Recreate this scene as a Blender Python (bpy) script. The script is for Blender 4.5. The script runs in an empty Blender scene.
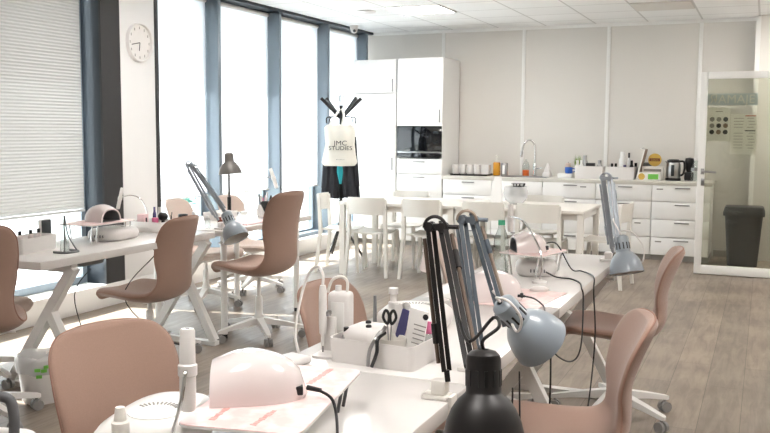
import bpy, bmesh, math, random
from mathutils import Vector, Matrix, Euler
R = random.Random(7)
PI = math.pi
sc = bpy.context.scene
COL = sc.collection

# ------------------------------------------------------------------ materials
def lin(c):
    return tuple(((v/255)/12.92 if v/255 <= .04045 else ((v/255+.055)/1.055)**2.4) for v in c) + (1,)

def mat(name, col, rough=.5, metal=0, var=.04, scale=18, bump=0, bscale=200, spec=.5, coat=0, sheen=0, alpha_mix=0, transl=0, emit=0):
    m = bpy.data.materials.new(name); m.use_nodes = True
    nt = m.node_tree; N = nt.nodes; L = nt.links
    b = N['Principled BSDF']; out = N['Material Output']
    b.inputs['Roughness'].default_value = rough
    b.inputs['Metallic'].default_value = metal
    b.inputs['Specular IOR Level'].default_value = spec
    b.inputs['Coat Weight'].default_value = coat
    b.inputs['Sheen Weight'].default_value = sheen
    c = lin(col)
    tc = N.new('ShaderNodeTexCoord')
    no = N.new('ShaderNodeTexNoise'); no.inputs['Scale'].default_value = scale; no.inputs['Detail'].default_value = 3
    L.new(tc.outputs['Object'], no.inputs['Vector'])
    mx = N.new('ShaderNodeMix'); mx.data_type = 'RGBA'
    mx.inputs[6].default_value = tuple(max(0, v*(1-var)) for v in c[:3]) + (1,)
    mx.inputs[7].default_value = tuple(min(1, v*(1+var)) for v in c[:3]) + (1,)
    L.new(no.outputs['Fac'], mx.inputs[0]); L.new(mx.outputs[2], b.inputs['Base Color'])
    if bump:
        n2 = N.new('ShaderNodeTexNoise'); n2.inputs['Scale'].default_value = bscale
        L.new(tc.outputs['Object'], n2.inputs['Vector'])
        bp = N.new('ShaderNodeBump'); bp.inputs['Strength'].default_value = bump; bp.inputs['Distance'].default_value = .002
        L.new(n2.outputs['Fac'], bp.inputs['Height']); L.new(bp.outputs['Normal'], b.inputs['Normal'])
    last = b.outputs[0]
    if transl:
        t = N.new('ShaderNodeBsdfTranslucent'); L.new(mx.outputs[2], t.inputs['Color'])
        ms = N.new('ShaderNodeMixShader'); ms.inputs[0].default_value = transl
        L.new(last, ms.inputs[1]); L.new(t.outputs[0], ms.inputs[2]); last = ms.outputs[0]
    if alpha_mix:
        t = N.new('ShaderNodeBsdfTransparent')
        ms = N.new('ShaderNodeMixShader'); ms.inputs[0].default_value = alpha_mix
        L.new(last, ms.inputs[1]); L.new(t.outputs[0], ms.inputs[2]); last = ms.outputs[0]
    if emit:
        b.inputs['Emission Color'].default_value = c; b.inputs['Emission Strength'].default_value = emit
    if last is not b.outputs[0]: L.new(last, out.inputs['Surface'])
    return m

def glass_mat(name, tint=(245, 250, 250), refl=.06, rough=.02):
    m = bpy.data.materials.new(name); m.use_nodes = True
    nt = m.node_tree; N = nt.nodes; L = nt.links
    N.remove(N['Principled BSDF'])
    t = N.new('ShaderNodeBsdfTransparent'); t.inputs[0].default_value = lin(tint)
    g = N.new('ShaderNodeBsdfGlossy'); g.inputs['Roughness'].default_value = rough
    fr = N.new('ShaderNodeLayerWeight'); fr.inputs['Blend'].default_value = .12
    ad = N.new('ShaderNodeMath'); ad.operation = 'MULTIPLY_ADD'; ad.inputs[1].default_value = .55; ad.inputs[2].default_value = refl
    L.new(fr.outputs['Fresnel'], ad.inputs[0])
    ms = N.new('ShaderNodeMixShader'); L.new(ad.outputs[0], ms.inputs[0])
    L.new(t.outputs[0], ms.inputs[1]); L.new(g.outputs[0], ms.inputs[2]); L.new(ms.outputs[0], N['Material Output'].inputs['Surface'])
    return m

def floor_mat():
    m = bpy.data.materials.new('plank floor'); m.use_nodes = True
    nt = m.node_tree; N = nt.nodes; L = nt.links; b = N['Principled BSDF']
    tc = N.new('ShaderNodeTexCoord'); mp = N.new('ShaderNodeMapping'); mp.inputs['Rotation'].default_value = (0, 0, PI/2); mp.inputs['Location'].default_value = (0, .06, 0)
    L.new(tc.outputs['Object'], mp.inputs[0])
    br = N.new('ShaderNodeTexBrick'); br.offset = .37; br.inputs['Scale'].default_value = 1
    br.inputs['Brick Width'].default_value = 1.35; br.inputs['Row Height'].default_value = .2; br.inputs['Mortar Size'].default_value = .0016
    br.inputs['Color1'].default_value = lin((150, 137, 124)); br.inputs['Color2'].default_value = lin((136, 125, 114)); br.inputs['Mortar'].default_value = lin((98, 89, 80))
    L.new(mp.outputs[0], br.inputs['Vector'])
    m2 = N.new('ShaderNodeMapping'); m2.inputs['Scale'].default_value = (9, 1.1, 1); L.new(tc.outputs['Object'], m2.inputs[0])
    no = N.new('ShaderNodeTexNoise'); no.inputs['Scale'].default_value = 2.4; no.inputs['Detail'].default_value = 8; no.inputs['Roughness'].default_value = .65; no.inputs['Distortion'].default_value = .6
    L.new(m2.outputs[0], no.inputs['Vector'])
    n3 = N.new('ShaderNodeTexNoise'); n3.inputs['Scale'].default_value = 2.2; n3.inputs['Detail'].default_value = 4
    L.new(tc.outputs['Object'], n3.inputs['Vector'])
    cr = N.new('ShaderNodeValToRGB'); cr.color_ramp.elements[0].position = .41; cr.color_ramp.elements[0].color = (.68, .66, .64, 1); cr.color_ramp.elements[1].position = .62; cr.color_ramp.elements[1].color = (1.12, 1.1, 1.08, 1)
    ad = N.new('ShaderNodeMath'); ad.operation = 'MULTIPLY_ADD'; ad.inputs[1].default_value = .45
    hf = N.new('ShaderNodeMath'); hf.operation = 'MULTIPLY'; hf.inputs[1].default_value = .6; L.new(no.outputs['Fac'], hf.inputs[0])
    L.new(n3.outputs['Fac'], ad.inputs[0]); L.new(hf.outputs[0], ad.inputs[2]); L.new(ad.outputs[0], cr.inputs[0])
    mx = N.new('ShaderNodeMix'); mx.data_type = 'RGBA'; mx.blend_type = 'MULTIPLY'; mx.inputs[0].default_value = 1
    L.new(br.outputs['Color'], mx.inputs[6]); L.new(cr.outputs[0], mx.inputs[7]); L.new(mx.outputs[2], b.inputs['Base Color'])
    b.inputs['Roughness'].default_value = .42
    bp = N.new('ShaderNodeBump'); bp.inputs['Strength'].default_value = .15; bp.inputs['Distance'].default_value = .003
    L.new(br.outputs['Fac'], bp.inputs['Height']); bp.invert = True; L.new(bp.outputs[0], b.inputs['Normal'])
    return m

def ceiling_mat():
    m = bpy.data.materials.new('ceiling tiles'); m.use_nodes = True
    nt = m.node_tree; N = nt.nodes; L = nt.links; b = N['Principled BSDF']
    tc = N.new('ShaderNodeTexCoord'); mp = N.new('ShaderNodeMapping'); mp.inputs['Location'].default_value = (.13, -.24, 0)
    L.new(tc.outputs['Object'], mp.inputs[0])
    br = N.new('ShaderNodeTexBrick'); br.offset = 0; br.inputs['Scale'].default_value = 1
    br.inputs['Brick Width'].default_value = .62; br.inputs['Row Height'].default_value = .62; br.inputs['Mortar Size'].default_value = .011; br.inputs['Mortar Smooth'].default_value = .1
    br.inputs['Color1'].default_value = lin((247, 247, 246)); br.inputs['Color2'].default_value = lin((243, 243, 242)); br.inputs['Mortar'].default_value = lin((212, 211, 209))
    L.new(mp.outputs[0], br.inputs['Vector']); L.new(br.outputs['Color'], b.inputs['Base Color'])
    no = N.new('ShaderNodeTexNoise'); no.inputs['Scale'].default_value = 160; L.new(tc.outputs['Object'], no.inputs['Vector'])
    bp = N.new('ShaderNodeBump'); bp.inputs['Strength'].default_value = .12; bp.inputs['Distance'].default_value = .003; L.new(no.outputs['Fac'], bp.inputs['Height']); L.new(bp.outputs[0], b.inputs['Normal'])
    b.inputs['Roughness'].default_value = .85
    return m

def sheet_mat(name, base, ink, sc_=60, thr=.56):
    "paper with soft printed specks"
    m = bpy.data.materials.new(name); m.use_nodes = True
    nt = m.node_tree; N = nt.nodes; L = nt.links; b = N['Principled BSDF']
    tc = N.new('ShaderNodeTexCoord'); no = N.new('ShaderNodeTexNoise'); no.inputs['Scale'].default_value = sc_; no.inputs['Detail'].default_value = 4
    L.new(tc.outputs['Object'], no.inputs['Vector'])
    cr = N.new('ShaderNodeValToRGB'); cr.color_ramp.elements[0].position = thr-.12; cr.color_ramp.elements[0].color = lin(base); cr.color_ramp.elements[1].position = thr+.1; cr.color_ramp.elements[1].color = lin(ink)
    L.new(no.outputs['Fac'], cr.inputs[0]); L.new(cr.outputs[0], b.inputs['Base Color']); b.inputs['Roughness'].default_value = .35
    return m

M = dict(
    floor=floor_mat(), ceil=ceiling_mat(),
    wall=mat('wall panel', (221, 217, 211), .6, var=.015, scale=2), strip=mat('white strip', (240, 239, 236), .4, var=.01),
    white=mat('white lacquer', (242, 241, 239), .35, var=.012, scale=3), plaster=mat('white plaster', (240, 240, 240), .7, var=.02, scale=5, bump=.1),
    desk=mat('desk top', (231, 227, 224), .16, var=.012, scale=3, spec=.55), metalw=mat('white powder coat', (238, 236, 233), .4, var=.015),
    plasticw=mat('white plastic', (230, 226, 223), .28, var=.015, spec=.55), plasticp=mat('pinkish white plastic', (228, 217, 215), .14, var=.01, coat=.4),
    chairw=mat('white chair plastic', (230, 227, 220), .42, var=.015), cream=mat('cream table', (232, 228, 221), .35, var=.015),
    fabric=mat('dusty pink fabric', (168, 138, 123), .9, var=.09, scale=260, bump=.35, bscale=700, sheen=.3),
    fabric2=mat('pale pink fabric', (204, 184, 172), .9, var=.07, scale=260, bump=.3, bscale=700, sheen=.3),
    piping=mat('pink piping', (162, 126, 112), .85, var=.06, scale=200),
    mull=mat('sky lit aluminium', (128, 139, 148), .4, metal=.25, var=.03), mulld=mat('dark slate aluminium', (40, 47, 55), .4, metal=.2, var=.03), char=mat('charcoal panel', (46, 46, 48), .5, var=.05),  # mull is dark grey paint with sky light and bloom put into its colour
    blind=mat('roller fabric', (244, 246, 249), .9, var=.01, transl=.6), pleat=mat('pleated fabric', (204, 206, 206), .9, var=.02, transl=.02),
    glass=glass_mat('window glass', (250, 253, 253), .02), doorglass=glass_mat('door glass', (238, 239, 232), .03), clear=glass_mat('clear plastic', (240, 245, 244), .1, .05),
    counter=mat('stone worktop', (206, 202, 194), .35, var=.06, scale=60), plinth=mat('plinth grey', (178, 175, 170), .5),
    steel=mat('brushed steel', (168, 168, 168), .28, metal=1, var=.04), chrome=mat('chrome', (225, 225, 225), .1, metal=1), handle=mat('handle grey', (150, 150, 150), .35, metal=.7),
    black=mat('black plastic', (22, 22, 24), .35, var=.1), blackm=mat('black lamp metal', (38, 36, 36), .42, metal=.3, var=.1), oven=mat('oven black glass', (14, 16, 20), .06, spec=.7),
    bronze=mat('bronze rod', (98, 84, 74), .4, metal=.6), bluel=mat('blue grey lamp enamel', (150, 160, 169), .3, var=.03, coat=.25), blued=mat('slate lamp rod', (108, 118, 128), .35, metal=.35), greyl=mat('grey brown lamp enamel', (104, 100, 96), .4, metal=.3),
    rodl=mat('light grey lamp rod', (164, 171, 178), .35, metal=.3), lampin=mat('lamp inside white', (226, 224, 220), .5), bulb=mat('opal bulb', (245, 243, 238), .3), copper=mat('tan rod', (166, 150, 136), .4, metal=.4),
    rubber=mat('grey rubber', (92, 92, 94), .6), casterb=mat('caster grey', (146, 144, 142), .4), coat1=mat('charcoal coat cloth', (44, 45, 50), .95, var=.2, scale=30, bump=.3, bscale=90), teal=mat('teal cloth', (34, 150, 160), .8),
    tote=mat('cotton tote', (228, 224, 214), .9, var=.04, scale=40, bump=.3, bscale=300), ink=mat('dark ink', (48, 48, 50), .7),
    pink=mat('pink plastic', (226, 120, 160), .4), pinkbox=mat('pale pink card', (232, 200, 202), .5), purple=mat('purple varnish', (82, 76, 130), .25), navy=mat('navy print', (74, 72, 116), .4),
    orange=mat('orange plastic', (236, 116, 50), .35), amber=mat('amber soap', (208, 146, 40), .2), blue=mat('blue plastic', (40, 92, 180), .35), green=mat('green print', (120, 196, 84), .5), yellow=mat('yellow lid', (216, 180, 88), .4), red=mat('dark red band', (120, 56, 44), .5),
    leaf=mat('leaf green', (126, 150, 62), .6, var=.25, scale=40), capgreen=mat('green cap', (60, 158, 122), .4), wood=mat('brown board', (138, 116, 100), .5, var=.1, scale=30), grey=mat('grey plastic', (120, 122, 124), .45), bin=mat('dark bin plastic', (62, 62, 64), .45, var=.06),
    translw=mat('translucent white', (238, 238, 238), .3, alpha_mix=.62), bag=mat('bin liner film', (240, 242, 242), .25, alpha_mix=.45), paper=mat('printed paper', (240, 238, 235), .7), pinksheet=sheet_mat('pink printed sheet', (238, 202, 198), (244, 226, 223), 26, .52), inkpink=mat('pink print', (232, 178, 172), .5), inkred=mat('red print', (205, 110, 100), .6), inkgrey=mat('grey print', (150, 146, 142), .7), signblue=mat('pale blue sign', (206, 216, 228), .4), darkscr=mat('dark face', (52, 58, 62), .25),
    concrete=mat('pale paving', (214, 214, 212), .9, var=.05, scale=2), facade=mat('pale facade', (236, 236, 234), .9, var=.03), shrub=mat('teal green leaves', (92, 142, 128), .8, var=.3, scale=12), rail=mat('pale rail', (196, 204, 206), .5),
    led=mat('light diffuser', (255, 251, 247), .5, emit=15.0),
)

# ------------------------------------------------------------------ mesh builder
def cat_pts(pts, n=6, closed=False):
    P = [Vector(p) for p in pts]
    if len(P) < 3: return P
    out = []
    k = len(P)
    for i in range(k if closed else k-1):
        if closed: a, b, c, d = P[i-1], P[i], P[(i+1) % k], P[(i+2) % k]
        else: a, b, c, d = P[max(i-1, 0)], P[i], P[i+1], P[min(i+2, k-1)]
        for j in range(n):
            t = j/n
            out.append(.5*((2*b)+(c-a)*t+(2*a-5*b+4*c-d)*t*t+(3*b-a-3*c+d)*t**3))
    if not closed: out.append(P[-1])
    return out

class MB:
    def __init__(s): s.bm = bmesh.new()
    def box(s, c, d, bev=0, rot=None, seg=2):
        r = bmesh.ops.create_cube(s.bm, size=1); v = r['verts']
        bmesh.ops.scale(s.bm, vec=d, verts=v)
        if bev:
            e = list({e for q in v for e in q.link_edges})
            rb = bmesh.ops.bevel(s.bm, geom=e, offset=min(bev, min(d)*.49), segments=seg, profile=.5, affect='EDGES')
            v = list({q for f in rb['faces'] for q in f.verts} | {q for q in v if q.is_valid})
        if rot is not None: bmesh.ops.rotate(s.bm, cent=(0, 0, 0), matrix=rot, verts=v)
        bmesh.ops.translate(s.bm, vec=c, verts=v); return s
    def ring(s, pts): return [s.bm.verts.new(p) for p in pts]
    def skin(s, rings, cap=True, closed=True):
        for a, b in zip(rings, rings[1:]):
            n = len(a)
            for i in range(n if closed else n-1):
                q = [a[i], a[(i+1) % n], b[(i+1) % n], b[i]]
                try: s.bm.faces.new(q)
                except ValueError: pass
        if cap:
            try: s.bm.faces.new(rings[0][::-1]); s.bm.faces.new(rings[-1])
            except ValueError: pass
        return s
    def loft(s, rings, cap=True): return s.skin([s.ring(r) for r in rings], cap)
    def lathe(s, prof, seg=24, T=None, cap=True):
        T = T or Matrix()
        return s.loft([[T @ Vector((r*math.cos(2*PI*i/seg), r*math.sin(2*PI*i/seg), z)) for i in range(seg)] for r, z in [(max(r, 1e-4), z) for r, z in prof]], cap)
    def cyl(s, a, b, r, r2=None, seg=16):
        a, b = Vector(a), Vector(b); q = (b-a).to_track_quat('Z', 'Y').to_matrix().to_4x4()
        T = Matrix.Translation(a) @ q
        return s.lathe([(r, 0), (r if r2 is None else r2, (b-a).length)], seg, T)
    def bar(s, a, b, w, h, up=(0, 0, 1)):
        "rectangular bar a->b, width w sideways, h along up"
        a, b = Vector(a), Vector(b); d = (b-a).normalized(); u = Vector(up); u = (u-d*u.dot(d)).normalized(); x = d.cross(u)
        o = [x*w/2+u*h/2, -x*w/2+u*h/2, -x*w/2-u*h/2, x*w/2-u*h/2]
        return s.loft([[a+k for k in o], [b+k for k in o]])
    def tube(s, pts, r, seg=8, n=6, closed=False, taper=None):
        P = cat_pts(pts, n, closed); rings = []; prev = None; k = len(P)
        for i, p in enumerate(P):
            d = (P[(i+1) % k]-P[i-1]) if closed else (P[min(i+1, k-1)]-P[max(i-1, 0)])
            d.normalize()
            if prev is None: prev = d.orthogonal().normalized()
            prev = (prev-d*prev.dot(d)).normalized(); y = d.cross(prev)
            rr = r if taper is None else r+(taper-r)*i/(k-1)
            rings.append([p+(prev*math.cos(2*PI*j/seg)+y*math.sin(2*PI*j/seg))*rr for j in range(seg)])
        if closed: rings.append(rings[0])
        R_ = [s.ring(q) for q in (rings[:-1] if closed else rings)]
        if closed: R_.append(R_[0])
        return s.skin(R_, not closed)
    def ball(s, c, r, sc3=(1, 1, 1), seg=12):
        v = bmesh.ops.create_uvsphere(s.bm, u_segments=seg, v_segments=max(6, seg//2+2), radius=r)['verts']
        bmesh.ops.scale(s.bm, vec=sc3, verts=v); bmesh.ops.translate(s.bm, vec=c, verts=v); return s
    def openbox(s, c, d, t=.006, taper=0, bev=.01):
        "box open at the top, standing on c (centre of its bottom)"
        x, y, h = d
        def rr(hx, hy, z, r):
            o = []
            for qx, qy, a0 in ((1, 1, 0), (-1, 1, 90), (-1, -1, 180), (1, -1, 270)):
                for k in range(5):
                    a = math.radians(a0+22.5*k); o.append((c[0]+qx*(hx-r)+r*math.cos(a), c[1]+qy*(hy-r)+r*math.sin(a), c[2]+z))
            return o
        X, Y = x/2, y/2; a = 1-taper
        return s.loft([rr(X*a-t, Y*a-t, .002, bev), rr(X*a, Y*a, 0, bev), rr(X, Y, h, bev), rr(X-t, Y-t, h, bev), rr(X*a-t, Y*a-t, t, bev)])
    def build(s, name, m, parent=None, loc=None, ang=38, mats=None):
        bmesh.ops.recalc_face_normals(s.bm, faces=s.bm.faces)
        me = bpy.data.meshes.new(name); s.bm.to_mesh(me); s.bm.free()
        me.materials.append(M[m] if isinstance(m, str) else m)
        for p in me.polygons: p.use_smooth = True
        me.set_sharp_from_angle(angle=math.radians(ang))
        o = bpy.data.objects.new(name, me); COL.objects.link(o)
        if parent: o.parent = parent
        if loc is not None: o.location = loc
        return o

def tag(o, label, cat, group=None):
    o['label'] = label; o['category'] = cat
    if group: o['group'] = group
    return o
def thing(name, label, cat, loc=(0, 0, 0), rz=0, group=None):
    o = bpy.data.objects.new(name, None); o.empty_display_size = .05; COL.objects.link(o)
    o.location = loc; o.rotation_euler = (0, 0, rz); return tag(o, label, cat, group)
def solo(mb, name, label, cat, m, loc=(0, 0, 0), rz=0, group=None):
    o = mb.build(name, m); o.location = loc; o.rotation_euler = (0, 0, rz); return tag(o, label, cat, group)
def struct(mb, name, m):
    o = mb.build(name, m); o['kind'] = 'structure'; return o
def copy_tree(o, parent=None):
    c = o.copy(); COL.objects.link(c)
    if parent: c.parent = parent
    for ch in list(o.children): copy_tree(ch, c)
    return c
def text(s, size, name, m, parent, loc, rot=(PI/2, 0, 0), ext=.0006, mirror=False, sx=1):
    cu = bpy.data.curves.new('txt', 'FONT'); cu.body = s; cu.size = size; cu.extrude = ext; cu.align_x = 'CENTER'; cu.align_y = 'CENTER'
    t = bpy.data.objects.new('txt', cu); COL.objects.link(t)
    dg = bpy.context.evaluated_depsgraph_get(); me = bpy.data.meshes.new_from_object(t.evaluated_get(dg))
    bpy.data.objects.remove(t); bpy.data.curves.remove(cu)
    me.materials.clear(); me.materials.append(M[m])
    o = bpy.data.objects.new(name, me); COL.objects.link(o); o.parent = parent; o.location = loc; o.rotation_euler = rot
    o.scale = (-sx if mirror else sx, 1, 1); return o

# ------------------------------------------------------------------ camera, light, view
yaw, pit, roll = math.radians(23.2), math.radians(5.55), math.radians(.35)
fw = Vector((-math.sin(yaw)*math.cos(pit), math.cos(yaw)*math.cos(pit), -math.sin(pit)))
r0 = Vector((math.cos(yaw), math.sin(yaw), 0)); u0 = r0.cross(fw)
r_ = r0*math.cos(roll)+u0*math.sin(roll); u_ = -r0*math.sin(roll)+u0*math.cos(roll)
cam = bpy.data.cameras.new('camera'); co = bpy.data.objects.new('camera', cam); COL.objects.link(co)
mw = Matrix((r_, u_, -fw)).transposed().to_4x4(); mw.translation = (0, 0, 1.475); co.matrix_world = mw
cam.sensor_width = 36; cam.lens = 885*36/770; cam.clip_start = .05; sc.camera = co
vs = sc.view_settings; vs.view_transform = 'Standard'; vs.look = 'None'; vs.gamma = 1; vs.use_curve_mapping = False; vs.exposure = 1.2

w = bpy.data.worlds.new('sky'); sc.world = w; w.use_nodes = True
nt = w.node_tree; bg = nt.nodes['Background']
sky = nt.nodes.new('ShaderNodeTexSky'); sky.sky_type = 'HOSEK_WILKIE'; sky.sun_direction = Vector((-.7, -.2, .68)).normalized(); sky.turbidity = 4; sky.ground_albedo = .6
mxw = nt.nodes.new('ShaderNodeMix'); mxw.data_type = 'RGBA'; mxw.inputs[0].default_value = .75; mxw.inputs[7].default_value = (.93, .97, 1, 1)
nt.links.new(sky.outputs[0], mxw.inputs[6]); nt.links.new(mxw.outputs[2], bg.inputs[0]); bg.inputs[1].default_value = 3.4
sl = bpy.data.lights.new('sun', 'SUN'); sl.energy = 13; sl.angle = math.radians(1.2); sl.color = (1, .985, .96)
so = bpy.data.objects.new('sun', sl); COL.objects.link(so); so.location = (-12, 2, 12); so.rotation_euler = Vector((.72, .16, -.72)).to_track_quat('-Z', 'Y').to_euler()

# ------------------------------------------------------------------ room shell
XW = -5.0; YB = 11.2; ZC = 2.8
struct(MB().box((-1.35, 4.6, -.05), (8, 13.6, .1)), 'floor', 'floor')
o = struct(MB().box((-1.35, 4.6, ZC+.05), (8, 13.6, .1)), 'ceiling', 'ceil')
struct(MB().box((-1.35, YB+.05, 1.4), (8, .1, 2.8)), 'wall_back', 'wall')
struct(MB().box((2.55, 4.6, 1.4), (.1, 13.4, 2.8)), 'wall_right', 'wall')
struct(MB().box((-1.35, -2.05, 1.4), (7.8, .1, 2.8)), 'wall_front', 'wall')
struct(MB().box((1.42, 9.73, 1.4), (2.16, .1, 2.8)), 'wall_partition', 'wall')
k = 1
for x in (-3.97, -2.885, -1.825, -.757):
    struct(MB().box((x, YB-.006, 1.4), (.045, .012, 2.78), .003), 'trim_%d' % k, 'strip'); k += 1
struct(MB().box((-1.9, YB-.008, ZC-.022), (6.2, .016, .04)), 'trim_%d' % k, 'strip'); k += 1
struct(MB().box((.12, YB-.08, 1.4), (.46, .16, 2.8)), 'trim_%d' % k, 'wall'); k += 1
struct(MB().box((-.135, YB-.09, 1.4), (.05, .18, 2.78)), 'trim_%d' % k, 'strip'); k += 1
struct(MB().box((-.25, YB-.012, .04), (.55, .02, .08)), 'baseboard_back', 'plinth')
# left: solid wall near the camera, then the glazed front
struct(MB().box((-5.12, .55, 1.4), (.2, 5.2, 2.8)), 'wall_left', 'plaster')
struct(MB().box((-5.13, 7.15, .095), (.3, 8.1, .19), .004), 'baseboard_left', 'white')
struct(MB().box((-5.1, 7.15, 2.785), (.24, 8.1, .03)), 'trim_%d' % k, 'mulld'); k += 1
struct(MB().box((-5.1, 5.88, 1.495), (.2, .22, 2.61)), 'trim_%d' % k, 'mulld'); k += 1
struct(MB().box((-4.995, 5.885, 1.495), (.02, .235, 2.61)), 'trim_%d' % k, 'char'); k += 1
struct(MB().box((-5.08, 6.225, 1.495), (.2, .45, 2.61), .004), 'trim_%d' % k, 'plaster'); k += 1
for y in (6.47, 7.495, 8.69, 9.88, 11.03):
    struct(MB().box((-5.1 if y > 6.5 else -5.09, y if y > 6.5 else 6.487, 1.495), (.2 if y > 6.5 else .21, .055, 2.61), .003), 'trim_%d' % k, 'mull' if y > 6.5 else 'char'); k += 1
bays = [(3.2, 5.77), (6.49, 7.465), (7.525, 8.66), (8.72, 9.85), (9.91, 11.0)]
for i, (a, b) in enumerate(bays):
    w_ = bpy.data.objects.new('window_%d' % (i+1), None); COL.objects.link(w_); w_['kind'] = 'structure'; w_.location = (-5.22, (a+b)/2, .19)
    h = (b-a)/2
    f = MB(); f.box((0, 0, .03), (.06, b-a, .06)); f.box((0, 0, 2.56), (.06, b-a, .06)); f.box((0, -h+.025, 1.3), (.06, .05, 2.48)); f.box((0, h-.025, 1.3), (.06, .05, 2.48))
    f.build('window_frame', 'mull', w_)
    MB().box((0, 0, 1.3), (.008, b-a-.1, 2.48)).build('pane', 'glass', w_)
    if i: MB().box((.06, 0, .02), (.16, b-a, .04)).build('window_sill', 'mull', w_)

# blinds
def blind(a, b, zb, label):
    t = thing('roller_blind', label, 'blind', (-5.14, (a+b)/2, zb), 0, 'white roller blinds on the window front')
    n = MB(); n.box((0, 0, (2.73-zb)/2+.015), (.002, b-a, 2.73-zb-.03)); n.build('blind_fabric', 'blind', t)
    MB().cyl((0, -(b-a)/2, .01), (0, (b-a)/2, .01), .01, seg=10).build('bottom_rail', 'metalw', t)
    MB().cyl((0, -(b-a)/2, 2.74-zb), (0, (b-a)/2, 2.74-zb), .022, seg=12).build('roller', 'metalw', t)
blind(6.5, 7.455, .81, 'white roller blind right beside the clock pillar')
blind(7.535, 8.65, .80, 'white roller blind behind the black standing desk lamp')
blind(8.73, 9.84, .78, 'white roller blind just left of the coat stand')
blind(9.92, 10.99, .78, 'white roller blind in the far corner beside the tall cupboard')
t = thing('pleated_blind', 'grey pleated blind on the large near window', 'blind', (-5.14, 4.46, .82))
n = MB(); rows = []
N_ = 152
for i in range(N_+1):
    z = 1.92*i/N_; x = .003 if i % 2 else -.003
    rows.append(n.ring([(x, -1.26, z), (x, 1.24, z)]))
n.skin(rows, False, False); n.build('pleated_fabric', 'pleat', t, ang=10)
MB().box((0, -.01, -.012), (.022, 2.5, .02), .003).build('bottom_rail', 'pleat', t)
MB().box((0, -.01, 1.935), (.04, 2.5, .03), .003).build('head_rail', 'pleat', t)

# outside
struct(MB().box((-13, 6, -.2), (15.5, 30, .2)), 'ground', 'concrete')
struct(MB().box((-5.75, 7, 2.98), (.94, 12, .12)), 'trim_%d' % k, 'facade'); k += 1  # unseen overhang slab, added to shade the tops of the blinds
t = thing('building', 'white building outside the windows', 'building', (-15, 9, -.1))
MB().box((0, 0, 2.2), (3, 22, 4.4)).build('wall', 'facade', t)
for y in (-8, -5, -2, 1, 4, 7):
    f = MB(); f.box((1.53, y, 2.2), (.06, 1.4, 1.5)); f = f.build('window', 'rail', t)
t = thing('balcony_railing', 'pale balcony railing outside the windows', 'railing', (-6.2, 7.2, -.1))
for z in (.45, .8, 1.05): MB().cyl((0, -4, z), (0, 4, z), .018, seg=8).build('rail', 'rail', t)
for i in range(6): MB().cyl((0, -4+1.6*i, 0), (0, -4+1.6*i, 1.05), .02, seg=8).build('post', 'rail', t)
for j, (x, y, r, lb) in enumerate(((-7.6, 6.35, .5, 'teal green bush outside the near window, behind the brown chair'), (-7.9, 10.6, .45, 'pale green bush outside the far window, behind the coat stand'))):
    t = thing('bush', lb, 'bush', (x, y, -.1))
    n = MB(); rr = random.Random(j)
    for i in range(260):
        a = rr.uniform(0, 2*PI); e = rr.uniform(-.5, 1.4); q = r*rr.uniform(.6, 1)
        c = Vector((q*math.cos(a)*math.cos(e), q*math.sin(a)*math.cos(e), .7+q*1.1*math.sin(e)))
        v = n.ring([c+Vector((rr.uniform(-.07, .07), rr.uniform(-.07, .07), rr.uniform(-.07, .07))) for _ in range(4)])
        n.bm.faces.new(v)
    n.build('foliage', 'shrub', t); MB().cyl((0, 0, 0), (0, 0, .7), .03).build('stem', 'wood', t)

# ceiling fittings
panels = [(-3.54, 9.23), (-1.68, 9.85), (-3.54, 5.51), (-1.06, 6.75), (1.42, 8.61), (1.42, 4.89), (-1.06, 1.17), (.18, 2.41), (.8, 10.47)]  # first panel is seen; the unseen ones after it are added fill light
p0 = None
for i, (x, y) in enumerate(panels):
    if i == 1: continue
    if p0 is None:
        p0 = t = thing('ceiling_light', 'lit square panel light in the tiled ceiling above the tall cupboard', 'light', (x, y, ZC), 0, 'square ceiling panel lights')
        f = MB()
        for sx in (-1, 1): f.box((sx*.3, 0, -.006), (.02, .62, .012)); f.box((0, sx*.3, -.006), (.58, .02, .012))
        f.build('frame', 'metalw', t); MB().box((0, 0, -.005), (.58, .58, .006)).build('diffuser', 'led', t)
    else:
        t = copy_tree(p0); t.location = (x, y, ZC); t['label'] = 'unseen square ceiling panel light added to brighten the room'
solo(MB().lathe([(.11, 0), (.11, -.012), (.095, -.022), (.03, -.03), (0, -.03)], 28), 'smoke_detector', 'flat round white detector on the ceiling beside the lit panel', 'detector', 'plasticw', (-4.16, 9.14, ZC))
solo(MB().box((0, 0, -.006), (.6, .58, .012), .003), 'air_vent', 'pale grey square vent panel in the ceiling, top right', 'vent', 'wall', (-1.06, 9.85, ZC))
t = thing('security_camera', 'small white dome camera in the upper window corner', 'camera', (-4.88, 10.35, ZC))
MB().lathe([(.055, 0), (.055, -.03), (.05, -.045), (.045, -.05)], 20).build('housing', 'plasticw', t)
MB().ball((0, 0, -.055), .045).build('lens_ball', 'plasticw', t); MB().ball((.02, -.035, -.07), .02).build('lens', 'black', t)

# clock
t = thing('wall_clock', 'round white wall clock on the white pillar', 'clock', (-4.98, 6.23, 2.21), PI/2)
T = Matrix.Rotation(PI/2, 4, 'X')
MB().lathe([(.165, 0), (.165, .035), (.158, .04), (.152, .035), (.15, .012)], 40, T, False).build('rim', 'white', t)
MB().lathe([(.155, .001), (.155, .014), (0, .014)], 40, T).build('face', 'paper', t)
n = MB()
for h in range(12):
    a = h*PI/6; n.box((.125*math.sin(a), -.016, .125*math.cos(a)), (.006, .002, .022), rot=None)
n.build('hour_marks', 'inkgrey', t)
for a, l, nm in ((math.radians(188), .07, 'hour_hand'), (math.radians(258), .11, 'minute_hand')):
    MB().bar((0, -.019, 0), (l*math.sin(a), -.019, l*math.cos(a)), .006, .002, (0, 1, 0)).build(nm, 'ink', t)

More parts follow.
